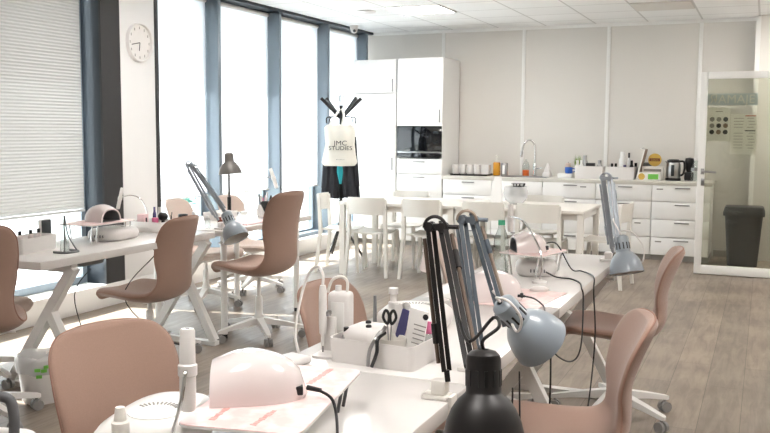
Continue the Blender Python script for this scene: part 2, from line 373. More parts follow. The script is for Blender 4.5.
# glass door in the partition
t = bpy.data.objects.new('door_1', None); COL.objects.link(t); t['kind'] = 'structure'; t.location = (-.185, 9.71, 0)
n = MB()
for x in (-.42, .42): n.box((x, 0, 1.05), (.07, .05, 2.08), .004)
n.box((0, 0, 2.055), (.77, .05, .07), .004); n.box((0, 0, .055), (.77, .05, .09), .004)
n.build('door_frame', 'strip', t)
n = MB(); n.box((0, -.004, 1.06), (.775, .012, 1.93)); n.build('door_pane', 'doorglass', t)
n = MB()
for s in (-1,): n.cyl((-.405, s*.025, 1.075), (-.405, s*.075, 1.075), .012); n.cyl((-.412, s*.07, 1.075), (-.27, s*.07, 1.07), .011)
n.box((-.405, -.028, 1.075), (.035, .008, .06), .003); n.box((-.4, -.028, .965), (.035, .008, .075), .003)
n.build('door_handle', 'steel', t)
t = thing('notice', 'white notice with nine round dark pictures behind the glass door', 'notice', (-.455, 9.735, 1.39))
MB().box((0, 0, .17), (.215, .002, .34)).build('sheet', 'paper', t)
for i in range(3):
    for j in range(3):
        MB().cyl((-.065+.065*i, .0, .09+.065*j), (-.065+.065*i, -.004, .09+.065*j), .024).build('picture', ('ink', 'inkgrey', 'wood', 'inkgrey', 'ink')[(i*2+j*3) % 5], t)
MB().box((0, -.003, .3), (.07, .002, .008)).build('heading', 'inkgrey', t)
t = thing('price_list', 'white printed list with red headings behind the glass door', 'notice', (-.215, 9.735, 1.26))
MB().box((0, 0, .2), (.25, .002, .41)).build('sheet', 'paper', t)
MB().box((.06, -.003, .385), (.1, .002, .01)).build('heading', 'inkred', t); MB().box((.06, -.003, .235), (.1, .002, .01)).build('heading', 'ink', t)
n = MB()
for i in range(11):
    z = .36-.03*i
    if abs(z-.235) < .02: continue
    n.box((-.05, -.003, z), (.09, .002, .005)); n.box((.06+.01*(i % 3), -.003, z), (.06, .002, .005))
n.build('lines', 'inkgrey', t)
t = thing('sign', 'pale blue sign with large white letters at the top of the glass door', 'sign', (-.335, 9.735, 1.752))
MB().box((0, 0, .06), (.48, .003, .12)).build('panel', 'signblue', t)
text('\u042fAMAJE', .125, 'lettering', 'white', t, (0, -.004, .058), sx=.98)

# ------------------------------------------------------------------ kitchen
FY = 10.53      # front plane of the units
def hnd(mb, x, z, l=.16): mb.bar((x-l/2, -.03, z), (x+l/2, -.03, z), .01, .012); mb.box((x-l/2+.01, -.015, z), (.01, .03, .008)); mb.box((x+l/2-.01, -.015, z), (.01, .03, .008)); return mb
def vhnd(mb, x, z, l=.16): mb.bar((x, -.03, z-l/2), (x, -.03, z+l/2), .01, .01, (1, 0, 0)); mb.box((x, -.015, z-l/2+.01), (.008, .03, .01)); mb.box((x, -.015, z+l/2-.01), (.008, .03, .01)); return mb
t = thing('tall_cabinet', 'tall white cupboard next to the window behind the coat stand', 'cupboard', (-4.66, FY, 0))
MB().box((0, .325, 1.22), (.592, .64, 2.32)).build('body', 'white', t); MB().box((0, .35, .03), (.59, .6, .06)).build('plinth', 'plinth', t)
d = MB().box((0, -.008, 2.166), (.59, .018, .42), .002).build('door', 'white', t); vhnd(MB(), .25, 2.05).build('handle', 'handle', d)
d = MB().box((0, -.008, 1.005), (.59, .018, 1.885), .002).build('door', 'white', t); vhnd(MB(), .25, 1.05).build('handle', 'handle', d)
t = thing('tall_cabinet', 'tall white cupboard housing the black oven', 'cupboard', (-4.04, FY, 0))
n = MB(); n.box((0, .63, 1.22), (.6, .02, 2.32)); n.box((-.3, .32, 1.22), (.018, .63, 2.32)); n.box((.29, .32, 1.22), (.036, .63, 2.32)); n.box((0, .32, 1.965), (.58, .62, .85)); n.box((0, .32, .59), (.58, .62, 1.06)); n.build('body', 'white', t)
MB().box((0, .35, .03), (.6, .6, .06)).build('plinth', 'plinth', t)
d = MB().box((0, -.008, 1.956), (.612, .018, .84), .002).build('door', 'white', t); vhnd(MB(), .27, 1.66).build('handle', 'handle', d)
for a, b in ((.93, 1.118), (.6, .922), (.07, .592)):
    d = MB().box((0, -.008, (a+b)/2), (.612, .018, b-a), .002).build('drawer', 'white', t); hnd(MB(), 0, b-.035).build('handle', 'handle', d)
t = thing('oven', 'black glass microwave oven built into the tall cupboard', 'oven', (-4.042, FY, 1.125))
MB().box((0, .2, .205), (.56, .4, .4)).build('body', 'black', t)
MB().box((0, -.006, .247), (.6, .02, .32), .003).build('door', 'oven', t); MB().box((0, -.006, .037), (.6, .02, .06), .003).build('lower_panel', 'oven', t)
MB().box((0, -.014, .078), (.6, .03, .018), .004).build('handle', 'steel', t)
n = MB(); n.box((.22, -.017, .33), (.06, .003, .03)); n.box((.22, -.017, .2), (.05, .003, .006)); n.build('display', 'darkscr', t)

xs = [-3.72, -3.085, -2.45, -1.815, -1.18, -.545]
who = ['beside the oven cupboard', 'under the sink', 'under the potted grass and blue cup', 'under the two white caddies', 'under the kettle, next to the glass door']
for i in range(5):
    a, b = xs[i], xs[i+1]; wd = b-a
    t = thing('base_cabinet', 'white drawer unit '+who[i], 'cabinet', ((a+b)/2, FY, 0), 0, 'row of white drawer units')
    bt = .87 if i != 1 else .79
    MB().box((0, .32, (.07+bt)/2), (wd-.004, .62, bt-.07)).build('body', 'white', t); MB().box((0, .34, .033), (wd-.004, .56, .066)).build('plinth', 'plinth', t)
    for j, (p, q) in enumerate(((.687, .872), (.482, .679), (.277, .474), (.072, .269))):
        d = MB().box((0, -.008, (p+q)/2), (wd-.008, .018, q-p), .002).build('drawer', 'white', t)
        hnd(MB(), .02, q-.03).build('handle', 'handle', d)
        if i in (2, 4) and j in (0, 3) or (i == 3 and j == 2): MB().box((-.23 if i == 4 else .17, -.0185, q-.045), (.07, .002, .014)).build('label_slip', 'inkgrey', d)
t = thing('worktop', 'pale stone worktop along the whole row of drawer units', 'worktop', (-2.13, FY, .872))
n = MB(); sx0, sx1 = -3.0+2.13, -2.44+2.13
n.box(((-1.6+sx0)/2, .315, .02), (sx0+1.6, .68, .04), .003); n.box(((1.6+sx1)/2, .315, .02), (1.6-sx1, .68, .04), .003)
n.box(((sx0+sx1)/2, .04, .02), (sx1-sx0, .13, .04), .003); n.box(((sx0+sx1)/2, .565, .02), (sx1-sx0, .18, .04), .003); n.build('slab', 'counter', t)
ZK = .912; YK = 10.85
t = thing('sink', 'stainless steel sink set into the worktop', 'sink', (-2.72, 10.82, .80))
MB().openbox((0, 0, 0), (.54, .35, .113), .004, .06, .04).build('bowl', 'steel', t); 
n = MB()
for y in (-.18, .18): n.box((0, y, .1145), (.57, .012, .003))
for x in (-.28, .28): n.box((x, 0, .1145), (.012, .36, .003))
n.build('rim', 'steel', t)
t = thing('faucet', 'tall chrome gooseneck kitchen tap', 'tap', (-2.68, 11.06, ZK))
MB().lathe([(.03, 0), (.03, .012), (.022, .02), (.022, .15), (.018, .16)], 18).build('tap_body', 'chrome', t)
MB().tube([(0, 0, .15), (0, 0, .3), (-.01, -.005, .4), (-.06, -.03, .455), (-.12, -.06, .42), (-.145, -.07, .34), (-.155, -.078, .28)], .013, 10).build('spout', 'chrome', t)
MB().cyl((-.15, -.075, .31), (-.16, -.08, .24), .018).build('spray_head', 'chrome', t); MB().bar((.02, 0, .09), (.1, -.02, .11), .014, .01).build('lever', 'chrome', t)

# things on the worktop
def on_k(x, y=YK): return (x, y, ZK)
t = thing('tray', 'flat black drying tray at the left end of the worktop', 'tray', on_k(-3.45))
MB().openbox((0, 0, 0), (.5, .32, .022), .005, .03, .03).build('tray_body', 'black', t)
for i, (x, h, lb) in enumerate(((-.19, .13, 'leftmost white cup on the black drying tray'), (-.095, .135, 'second white cup on the black drying tray'), (0, .13, 'third white cup on the black drying tray'), (.092, .135, 'fourth white cup on the black drying tray'))):
    solo(MB().lathe([(.034, 0), (.043, .02), (.044, h), (.04, h), (.038, .02), (0, .012)], 18), 'cup', lb, 'cup', 'plasticw', (-3.45+x, YK-.06, ZK+.006), 0, 'cups on the drying tray')
solo(MB().openbox((0, 0, 0), (.14, .12, .13), .004, .05, .02), 'food_container', 'white square container at right end of the black drying tray', 'container', 'plasticw', (-3.28, YK+.02, ZK+.006))
t = thing('soap_bottle', 'amber square soap bottle with a pale pump', 'bottle', on_k(-3.14, 10.93))
MB().box((0, 0, .085), (.085, .06, .17), .012).build('bottle_body', 'amber', t); n = MB(); n.cyl((0, 0, .17), (0, 0, .25), .008); n.box((.0, -.012, .255), (.02, .06, .014), .004); n.cyl((0, 0, .168), (0, 0, .195), .018); n.build('pump', 'cream', t)
t = thing('canister', 'short steel canister beside the amber soap bottle', 'canister', on_k(-3.03, 10.9))
MB().lathe([(.045, 0), (.045, .155), (.04, .165), (0, .167)], 24).build('canister_body', 'steel', t); MB().box((-.0, -.046, .08), (.03, .004, .11)).build('label_strip', 'paper', t)
t = thing('dish_soap', 'clear bottle with bright orange base behind the sink', 'bottle', on_k(-2.79, 11.04))
MB().lathe([(.04, 0), (.042, .01), (.042, .075), (0, .076)], 20).build('orange_liquid', 'orange', t); MB().lathe([(.044, .077), (.044, .13), (.03, .17), (.012, .19), (.012, .21), (0, .21)], 20).build('upper_bottle', 'clear', t)
t = thing('juicer', 'small white juicer with a pointed top right of the tap', 'juicer', on_k(-2.5, 10.98))
MB().lathe([(.06, 0), (.062, .03), (.05, .05), (.045, .06)], 24).build('base', 'plasticw', t); MB().lathe([(.043, .06), (.035, .1), (.018, .14), (.012, .165), (0, .17)], 20).build('cone', 'plasticw', t)
solo(MB().box((0, 0, .0275), (.17, .13, .055), .006), 'napkin_box', 'low white box under the blue cup', 'box', 'white', on_k(-2.24, 10.82))
t = thing('cup', 'bright blue cup standing on the low white box', 'cup', (-2.2, 10.82, ZK+.0555))
MB().lathe([(.035, 0), (.045, .01), (.047, .075), (.043, .075), (.041, .012), (0, .008)], 22).build('cup_body', 'blue', t); MB().tube([(.045, 0, .06), (.075, 0, .055), (.075, 0, .025), (.045, 0, .018)], .006).build('cup_handle', 'blue', t)
t = thing('candle', 'small peach candle behind the blue cup', 'candle', on_k(-2.24, 10.98)); MB().lathe([(.035, 0), (.035, .17), (.03, .175), (0, .175)], 18).build('wax', 'fabric2', t); MB().cyl((0, 0, .175), (0, 0, .19), .002, seg=6).build('wick', 'ink', t)
t = thing('potted_plant', 'small potted green grass beside the white caddy', 'plant', on_k(-2.12, 10.98))
MB().lathe([(.035, 0), (.045, .09), (.04, .09), (.038, .08), (0, .08)], 18).build('pot', 'white', t)
n = MB(); rr = random.Random(3)
for i in range(90):
    a = rr.uniform(0, 2*PI); q = rr.uniform(0, .03); e = q+rr.uniform(.01, .045); h = rr.uniform(.19, .29); wv = rr.uniform(0, PI)
    b0 = Vector((q*math.cos(a), q*math.sin(a), .08)); b1 = Vector((e*math.cos(a), e*math.sin(a), h)); s_ = Vector((math.cos(wv), math.sin(wv), 0))*.004
    m_ = (b0+b1)/2+Vector((0, 0, .02)); n.bm.faces.new(n.ring([b0-s_, b0+s_, m_+s_*.8, b1, m_-s_*.8]))
n.build('grass', 'leaf', t)
def caddy(x, label, wd):
    t = thing('storage_caddy', label, 'caddy', on_k(x, 10.86), 0, 'white caddies on the worktop')
    MB().openbox((0, 0, 0), (wd, .2, .15), .005, .05, .015).build('caddy_body', 'plasticw', t); return t
caddy(-1.95, 'white caddy of jars left of the wall strip', .34); caddy(-1.575, 'white caddy with a tall white bottle sticking out', .34)
def jar(x, y, z, r, h, m, m2, nm, lb, cat='jar', group=None):
    t = thing(nm, lb, cat, (x, y, z), 0, group)
    MB().lathe([(r*.9, 0), (r, .01), (r, h*.68), (r*.55, h*.82), (r*.5, h*.84)], 18).build('body', m, t); MB().lathe([(r*.6, h*.8), (r*.6, h), (0, h)], 18).build('lid', m2, t); return t
z = ZK+.006; g = 'jars and shakers in the left caddy'
jar(-2.02, 10.89, z, .038, .27, 'steel', 'steel', 'shaker', 'tall steel shaker in the left white caddy', 'shaker', g)
jar(-2.1, 10.84, z, .026, .21, 'cream', 'cream', 'jar', 'small cream jar in the left corner of the left caddy', group=g)
jar(-2.05, 10.82, z, .025, .215, 'white', 'white', 'jar', 'white jar in front of the tall steel shaker', group=g)
jar(-1.84, 10.87, z, .036, .215, 'steel', 'steel', 'shaker', 'short steel shaker at the right end of the left caddy', 'shaker', g)
solo(MB().box((0, 0, .09), (.11, .05, .18), .006), 'box', 'dark box between the two steel shakers in the left caddy', 'box', 'black', (-1.95, 10.88, z))
g = 'bottles in the right caddy'
jar(-1.57, 10.88, z, .045, .32, 'white', 'white', 'bottle', 'tall white bottle in the right white caddy', 'bottle', g)
jar(-1.5, 10.9, z, .02, .31, 'white', 'black', 'bottle', 'slim bottle with a black cap behind the tall white bottle', 'bottle', g)
jar(-1.46, 10.85, z, .024, .22, 'black', 'black', 'bottle', 'black bottle right of the tall white bottle', 'bottle', g)
jar(-1.535, 10.82, z, .028, .165, 'blue', 'navy', 'bottle', 'short blue bottle in front of the tall white bottle', 'bottle', g)
for i, x in enumerate((-1.69, -1.65)): jar(x, 10.86+.03*i, z, .022, .18, 'ink', 'black', 'bottle', ('dark bottle at the left end of the right caddy', 'dark bottle second from left in the right caddy')[i], 'bottle', g)
jar(-1.42, 10.9, z, .024, .19, 'grey', 'black', 'bottle', 'dark capped bottle at the right end of the right caddy', 'bottle', g)
t = thing('serving_tray', 'brown board with pale edge leaning on the wall by the tea boxes', 'tray', (-1.385, 10.86, ZK), 0)
rt = Matrix.Rotation(math.radians(13), 3, 'Y')
MB().box((.045, 0, .185), (.008, .3, .36), .003, rt).build('board', 'wood', t); n = MB()
n.box((.045, -.153, .185), (.016, .012, .36), .003, rt); n.box((.045, .153, .185), (.016, .012, .36), .003, rt); n.box((.045, 0, .37), (.016, .312, .012), .003, rt); n.build('edge', 'strip', t)
t = thing('tea_box', 'low white and green tea box with a yellow round emblem', 'box', on_k(-1.245, 10.78)); MB().box((0, 0, .045), (.25, .12, .09), .003).build('carton', 'paper', t)
MB().box((.05, -.0615, .045), (.115, .003, .06)).build('green_panel', 'green', t); MB().cyl((-.08, -.06, .045), (-.08, -.064, .045), .038).build('emblem', 'yellow', t)
t = thing('tea_box', 'greyish white tea box stacked behind the green one', 'box', on_k(-1.22, 10.9)); MB().box((0, 0, .08), (.24, .1, .16), .003).build('carton', 'paper', t); MB().box((0, -.051, .115), (.2, .003, .03)).build('print', 'inkgrey', t)
t = thing('tea_tin', 'round yellow tea lid with a dark red band on the tea boxes', 'tin', (-1.2, 10.89, ZK+.1605))
T = Matrix.Translation((0, 0, .076)) @ Matrix.Rotation(PI/2, 4, 'X')
MB().lathe([(.072, -.02), (.076, -.016), (.076, .016), (.072, .022), (0, .022)], 30, T).build('disc', 'yellow', t); MB().box((0, -.024, .078), (.12, .004, .034), .001).build('band', 'red', t); text('Lipton', .034, 'lettering', 'yellow', t, (0, -.0265, .078))
t = thing('serving_bowl', 'grey bowl at the left of the round yellow tea lid', 'bowl', on_k(-1.3, 10.98)); MB().lathe([(.03, 0), (.05, .1), (.06, .2), (.056, .2), (.046, .1), (0, .02)], 18).build('bowl_body', 'grey', t)
t = thing('kettle', 'glass and steel electric kettle with a black handle', 'kettle', on_k(-.985, 10.86))
MB().lathe([(.088, 0), (.088, .025), (.082, .03)], 28).build('base', 'black', t); MB().lathe([(.078, .031), (.082, .04), (.078, .19), (.07, .21)], 28).build('jug', 'steel', t)
MB().lathe([(.071, .211), (.072, .235), (.055, .248), (0, .25)], 28).build('lid', 'black', t); MB().tube([(.07, 0, .225), (.115, 0, .22), (.125, 0, .15), (.11, 0, .08), (.08, 0, .06)], .012).build('kettle_handle', 'black', t); MB().bar((-.068, 0, .2), (-.09, 0, .225), .04, .012).build('spout', 'steel', t)
n = MB(); n.box((0, -.08, .12), (.035, .006, .13), .002); n.build('water_window', 'darkscr', t)
t = thing('coffee_grinder', 'black coffee machine between the kettle and clear bottle', 'machine', on_k(-.815, 10.95))
MB().box((0, 0, .05), (.1, .12, .1), .012).build('base', 'black', t); MB().lathe([(.03, .1), (.05, .15), (.055, .22), (.045, .26), (0, .27)], 22).build('hopper', 'black', t)
t = thing('water_bottle', 'clear bottle with white cap at the right end of the worktop', 'bottle', on_k(-.735, 10.82))
MB().lathe([(.045, 0), (.05, .015), (.05, .15), (.03, .21), (.018, .24)], 22).build('bottle_body', 'clear', t); MB().lathe([(.02, .241), (.02, .265), (0, .267)], 16).build('cap', 'white', t); MB().lathe([(.0515, .12), (.0515, .155)], 22, None, False).build('label_band', 'steel', t)

# bin behind the glass door
t = thing('trash_bin', 'dark grey lidded bin behind the glass door', 'bin', (-.19, 10.6, 0))
n = MB()
def rr_(x, y, z, r=.04):
    o = []
    for qx, qy, a0 in ((1, 1, 0), (-1, 1, 90), (-1, -1, 180), (1, -1, 270)):
        for k_ in range(4):
            a = math.radians(a0+30*k_); o.append((qx*(x-r)+r*math.cos(a), qy*(y-r)+r*math.sin(a), z))
    return o
n.loft([rr_(.155, .12, 0), rr_(.195, .155, .56)]).build('bin_body', 'bin', t)
MB().loft([rr_(.215, .17, .56), rr_(.215, .17, .6), rr_(.2, .15, .655), rr_(.18, .13, .665)]).build('lid', 'bin', t)

# ------------------------------------------------------------------ dining corner
def dtable(x0, x1, label):
    t = thing('dining_table', label, 'table', ((x0+x1)/2, 8.56, 0), 0, 'white dining tables pushed end to end')
    hx = (x1-x0)/2; MB().box((0, 0, .735), (2*hx, .9, .03), .004).build('tabletop', 'cream', t)
    n = MB()
    for y in (-.4, .4): n.box((0, y, .69), (2*hx-.14, .02, .06))
    for x in (-hx+.04, hx-.04): n.box((x, 0, .69), (.02, .76, .06))
    n.build('apron', 'cream', t)
    for sx in (-1, 1):
        for sy in (-1, 1): MB().bar((sx*(hx-.035), sy*.41, 0), (sx*(hx-.035), sy*.41, .719), .055, .055, (0, 1, 0)).build('leg', 'cream', t)
dtable(-2.745, -1.5, 'white dining table on the right, nearer the glass door'); dtable(-4.0, -2.755, 'white dining table on the left, nearer the windows')
def dchair():
    t = thing('dining_chair', 'x', 'chair', (0, 0, 0), 0, 'white plastic dining chairs round the tables')
    n = MB(); rows = []
    for k_ in range(9):
        v = k_/8; y = -.2+.41*v; hw = .195+.025*v
        rows.append([(hw*(j/5-1), y, .445-.012*math.cos((j/5-1)*PI/2)-.012*(1-abs(2*v-1))) for j in range(11)])
    R1 = [n.ring(r) for r in rows]; R2 = [n.ring([(p[0], p[1], p[2]-.018) for p in r]) for r in rows]
    n.skin(R1, False, False); n.skin(R2, False, False)
    for A, B in ((R1[0], R2[0]), (R1[-1], R2[-1]), ([r[0] for r in R1], [r[0] for r in R2]), ([r[-1] for r in R1], [r[-1] for r in R2])): n.skin([A, B], False, False)
    n.build('seat', 'chairw', t)
    n = MB(); rings = []
    for j in range(13):
        x = -.225+.45*j/12; cv = .05*(1-(x/.225)**2); y = -.215-cv
        zb, zt = .615+.0*abs(x), .785
        rings.append([(x, y-.009, zb), (x, y+.009, zb), (x, y-.005, zt), (x, y-.023, zt)])
    n.loft(rings).build('backrest', 'chairw', t)
    for s_ in (-1, 1):
        MB().loft([[(s_*.255+a*.016, -.25+b*.016, 0) for a, b in ((1, 1), (-1, 1), (-1, -1), (1, -1))], [(s_*.225+a*.021, -.2+b*.02, .43) for a, b in ((1, 1), (-1, 1), (-1, -1), (1, -1))], [(s_*.224+a*.017, -.222+b*.015, .77) for a, b in ((1, 1), (-1, 1), (-1, -1), (1, -1))]]).build('leg', 'chairw', t)
        MB().loft([[(s_*.235+a*.014, .235+b*.014, 0) for a, b in ((1, 1), (-1, 1), (-1, -1), (1, -1))], [(s_*.205+a*.02, .2+b*.02, .43) for a, b in ((1, 1), (-1, 1), (-1, -1), (1, -1))]]).build('leg', 'chairw', t)
    return t
dc0 = dchair()
dcs = [(-4.1, 8.42, -78, 'white dining chair at the left end of the tables, beside the coat stand'),
       (-3.68, 8.3, 2, 'white dining chair on the near side, leftmost along the tables'),
       (-3.07, 8.3, -3, 'white dining chair on the near side, second along the tables, left of the black lamp'),
       (-2.46, 8.32, 0, 'white dining chair seen behind the blue grey lamp elbow'),
       (-1.92, 8.3, 0, 'white dining chair on the near side, rightmost, behind the green capped bottle'),
       (-1.4, 8.62, 84, 'white dining chair at the right end of the tables, facing the windows'),
       (-3.62, 8.98, 180, 'white dining chair on the far side of the left table'),
       (-2.12, 8.98, 180, 'white dining chair on the far side of the right table')]
for i, (x, y, a, lb) in enumerate(dcs):
    o = dc0 if i == 0 else copy_tree(dc0); o.location = (x, y, 0); o.rotation_euler = (0, 0, math.radians(a)); o['label'] = lb; o.scale = (.88, .93, 1.025)
t = thing('carrier_bag', 'tall white folded paper bag on the dining table', 'bag', (-2.47, 8.6, .7505), .2)
MB().loft([[(-.06, -.045, 0), (.06, -.045, 0), (.06, .045, 0), (-.06, .045, 0)], [(-.05, -.035, .13), (.055, -.035, .13), (.055, .035, .13), (-.05, .035, .13)], [(-.02, -.006, .27), (.05, -.006, .27), (.05, .006, .27), (-.02, .006, .27)]]).build('bag_body', 'white', t)
t = thing('glass_bowl', 'round clear bowl of black utensils on the dining table', 'bowl', (-2.27, 8.6, .7505))
MB().lathe([(.05, 0), (.1, .04), (.125, .11), (.115, .18), (.108, .18), (.118, .11), (.094, .045), (0, .008)], 28).build('bowl_body', 'translw', t)
n = MB(); rr = random.Random(5)
for i in range(26):
    a = rr.uniform(0, 6.3); q = rr.uniform(0, .075); n.box((q*math.cos(a), q*math.sin(a), rr.uniform(.1, .17)), (.035, .02, .045), .004, None)
for i in range(5):
    a = rr.uniform(0, 6.3); n.cyl((.03*math.cos(a), .03*math.sin(a), .07), (.09*math.cos(a), .09*math.sin(a), .21), .006, seg=8)
o = n.build('utensils', 'black', t); o['kind'] = 'stuff'

# coat stand with what hangs on it
t = thing('coat_stand', 'black coat stand with splayed hooks in the window corner', 'coat stand', (-4.5, 9.2, 0))
MB().cyl((0, 0, .2), (0, 0, 1.76), .022).build('pole', 'black', t)
for a in (0, 120, 240):
    a = math.radians(a+20); c, s_ = math.cos(a), math.sin(a)
    MB().tube([(c*.02, s_*.02, .55), (c*.05, s_*.05, .35), (c*.26, s_*.26, .012)], .014, n=5).build('leg', 'black', t)
for a in (20, 155, 200, 335):
    a = math.radians(a+10); c, s_ = math.cos(a), math.sin(a)
    MB().bar((c*.015, s_*.015, 1.62), (c*.23, s_*.23, 1.84), .022, .036).build('hook', 'black', t)
    MB().tube([(c*.03, s_*.03, 1.63), (c*.16, s_*.16, 1.62), (c*.165, s_*.165, 1.55)], .008, n=3).build('lower_hook', 'black', t)
for s_ in (-1, 1): MB().tube([(s_*.02, -.03, 1.68), (s_*.05, -.03, 1.8), (s_*.04, -.03, 1.87), (s_*.005, -.03, 1.86), (s_*.015, -.03, 1.75)], .005).build('top_hook', 'grey', t)
def cloth_loft(name, prof, m, parent=None, folds=5, amp=.012, nz=14, seed=0, seg=40):
    "prof: (z, cx, cy, half width, half depth)"
    n = MB(); rings = []; rr = random.Random(seed); ph = rr.uniform(0, 6)
    for k_ in range(nz+1):
        u = k_/nz*(len(prof)-1); i = min(int(u), len(prof)-2); f = u-i; a = [p*(1-f)+q*f for p, q in zip(prof[i], prof[i+1])]
        rings.append([(a[1]+a[3]*math.cos(th)*(1+amp*2*math.sin(folds*th+ph)), a[2]+a[4]*math.sin(th)+amp*math.sin(folds*th*1.3+ph+a[0]*3)*(k_/nz*.6+.4), a[0]+amp*.6*math.sin(3*th+ph)) for th in (2*PI*j/seg for j in range(seg))])
    return n.loft(rings).build(name, m, parent)
t = thing('coat', 'long charcoal coat hanging left on the stand under the tote bag', 'coat', (-4.56, 9.07, 0), .45)
cloth_loft('coat_body', [(1.48, .05, 0, .03, .025), (1.4, .03, 0, .07, .045), (1.1, .0, 0, .085, .06), (.7, -.01, 0, .11, .065)], 'coat1', t, 6, .014, seed=1)
cloth_loft('sleeve', [(1.36, -.02, -.02, .035, .035), (1.1, -.06, -.03, .035, .035), (.82, -.085, -.03, .03, .03)], 'coat1', t, 3, .006, seed=2, seg=16)
t = thing('coat', 'long charcoal coat hanging right on the stand next to the cupboard', 'coat', (-4.37, 9.16, 0), .45)
cloth_loft('coat_body', [(1.5, -.04, 0, .03, .025), (1.42, -.01, 0, .07, .045), (1.1, .0, 0, .08, .06), (.7, .015, 0, .105, .065)], 'coat1', t, 5, .014, seed=4)
cloth_loft('sleeve', [(1.4, .04, -.02, .035, .035), (1.1, .06, -.03, .035, .035), (.84, .085, -.03, .03, .03)], 'coat1', t, 3, .006, seed=5, seg=16)
t = thing('scarf', 'teal scarf hanging between the two charcoal coats', 'scarf', (-4.42, 9.0, 0), .45); cloth_loft('scarf_cloth', [(1.3, 0, 0, .015, .012), (1.0, .005, 0, .035, .016), (.87, .01, 0, .012, .01)], 'teal', t, 3, .004, seed=6, seg=16)
t = thing('tote_bag', 'off white cotton tote bag with dark lettering hung on the coat stand', 'bag', (-4.37, 8.92, 1.08), .45)
cloth_loft('bag_body', [(0, -.01, 0, .15, .04), (.03, -.01, -.01, .175, .055), (.12, -.01, 0, .16, .055), (.24, -.005, 0, .143, .05), (.38, -.005, 0, .152, .035), (.43, -.01, .01, .148, .022), (.455, -.01, .01, .12, .012)], 'tote', t, 5, .008, nz=16, seed=9)
for x in (-.06, .07): MB().tube([(x-.06, 0, .42), (x*.6-.01, .04, .56), (x*.2, .1, .63)], .011, n=5).build('handle', 'tote', t)
t.scale = (1.14, 1, 1)
text('JMC', .075, 'lettering', 'ink', t, (0, -.068, .25)); text('STUDIES', .062, 'lettering', 'ink', t, (0, -.068, .195)); text('\u2022\u2014\u2022\u2014', .03, 'lettering', 'ink', t, (0, -.071, .07))

# ------------------------------------------------------------------ work desks
ZT = .78
def trestle(parent, y):
    n = MB(); up = (0, 1, 0)
    n.bar((-.26, y, .71), (.27, y, .71), .045, .05, (0, 0, 1))
    n.bar((.265, y, .715), (-.215, y, .02), .055, .05, up)
    n.bar((.085, y, .46), (.315, y, .03), .05, .048, up)
    n.bar((-.25, y, .014), (.335, y, .014), .055, .028, (0, 0, 1))
    n.build('trestle', 'metalw', parent)
def desk(x, y0, y1, label, trs, group):
    t = thing('desk', label, 'desk', (x, (y0+y1)/2, 0), 0, group); l = y1-y0-.004
    MB().box((0, 0, ZT-.0225), (.6, l, .045), .004).build('tabletop', 'desk', t)
    for y in trs: trestle(t, y-(y0+y1)/2)
    return t
g = 'white trestle work desks'
desk(-1.023, .68, 2.28, 'white work desk nearest the camera carrying the pink printed board', (.95,), g)
desk(-1.023, 2.28, 3.45, 'white work desk in the middle of the right row under the storage box', (), g)
desk(-1.023, 3.45, 5.05, 'white work desk at the far end of the right row, near the dining tables', (3.75, 4.9), g)
desk(-3.74, 3.48, 5.08, 'white trestle desk by the windows holding the raised pink tray', (3.76, 5.03), g)
t = thing('desk', 'white desk on straight round legs by the windows, holding the black standing lamp', 'desk', (-3.775, 5.76, 0))
MB().box((0, 0, ZT-.02), (.75, 1.28, .04), .004).build('tabletop', 'desk', t)
for x in (-.27, .3):
    for y in (-.53, .52): l = MB().cyl((x, y, .03), (x, y, ZT-.041), .024).build('leg', 'metalw', t); MB().cyl((x, y, 0), (x, y, .03), .02).build('foot', 'black', l)
for (x, y, z, lb) in ((-3.62, 4.02, .685, 'dark power strip mounted under the window desk, near end'), (-3.62, 4.78, .685, 'black power strip mounted under the window desk, far end')):
    solo(MB().box((0, 0, 0), (.09, .2, .05), .01), 'power_strip', lb, 'power strip', 'grey' if y < 4.5 else 'black', (x, y, z+.024))

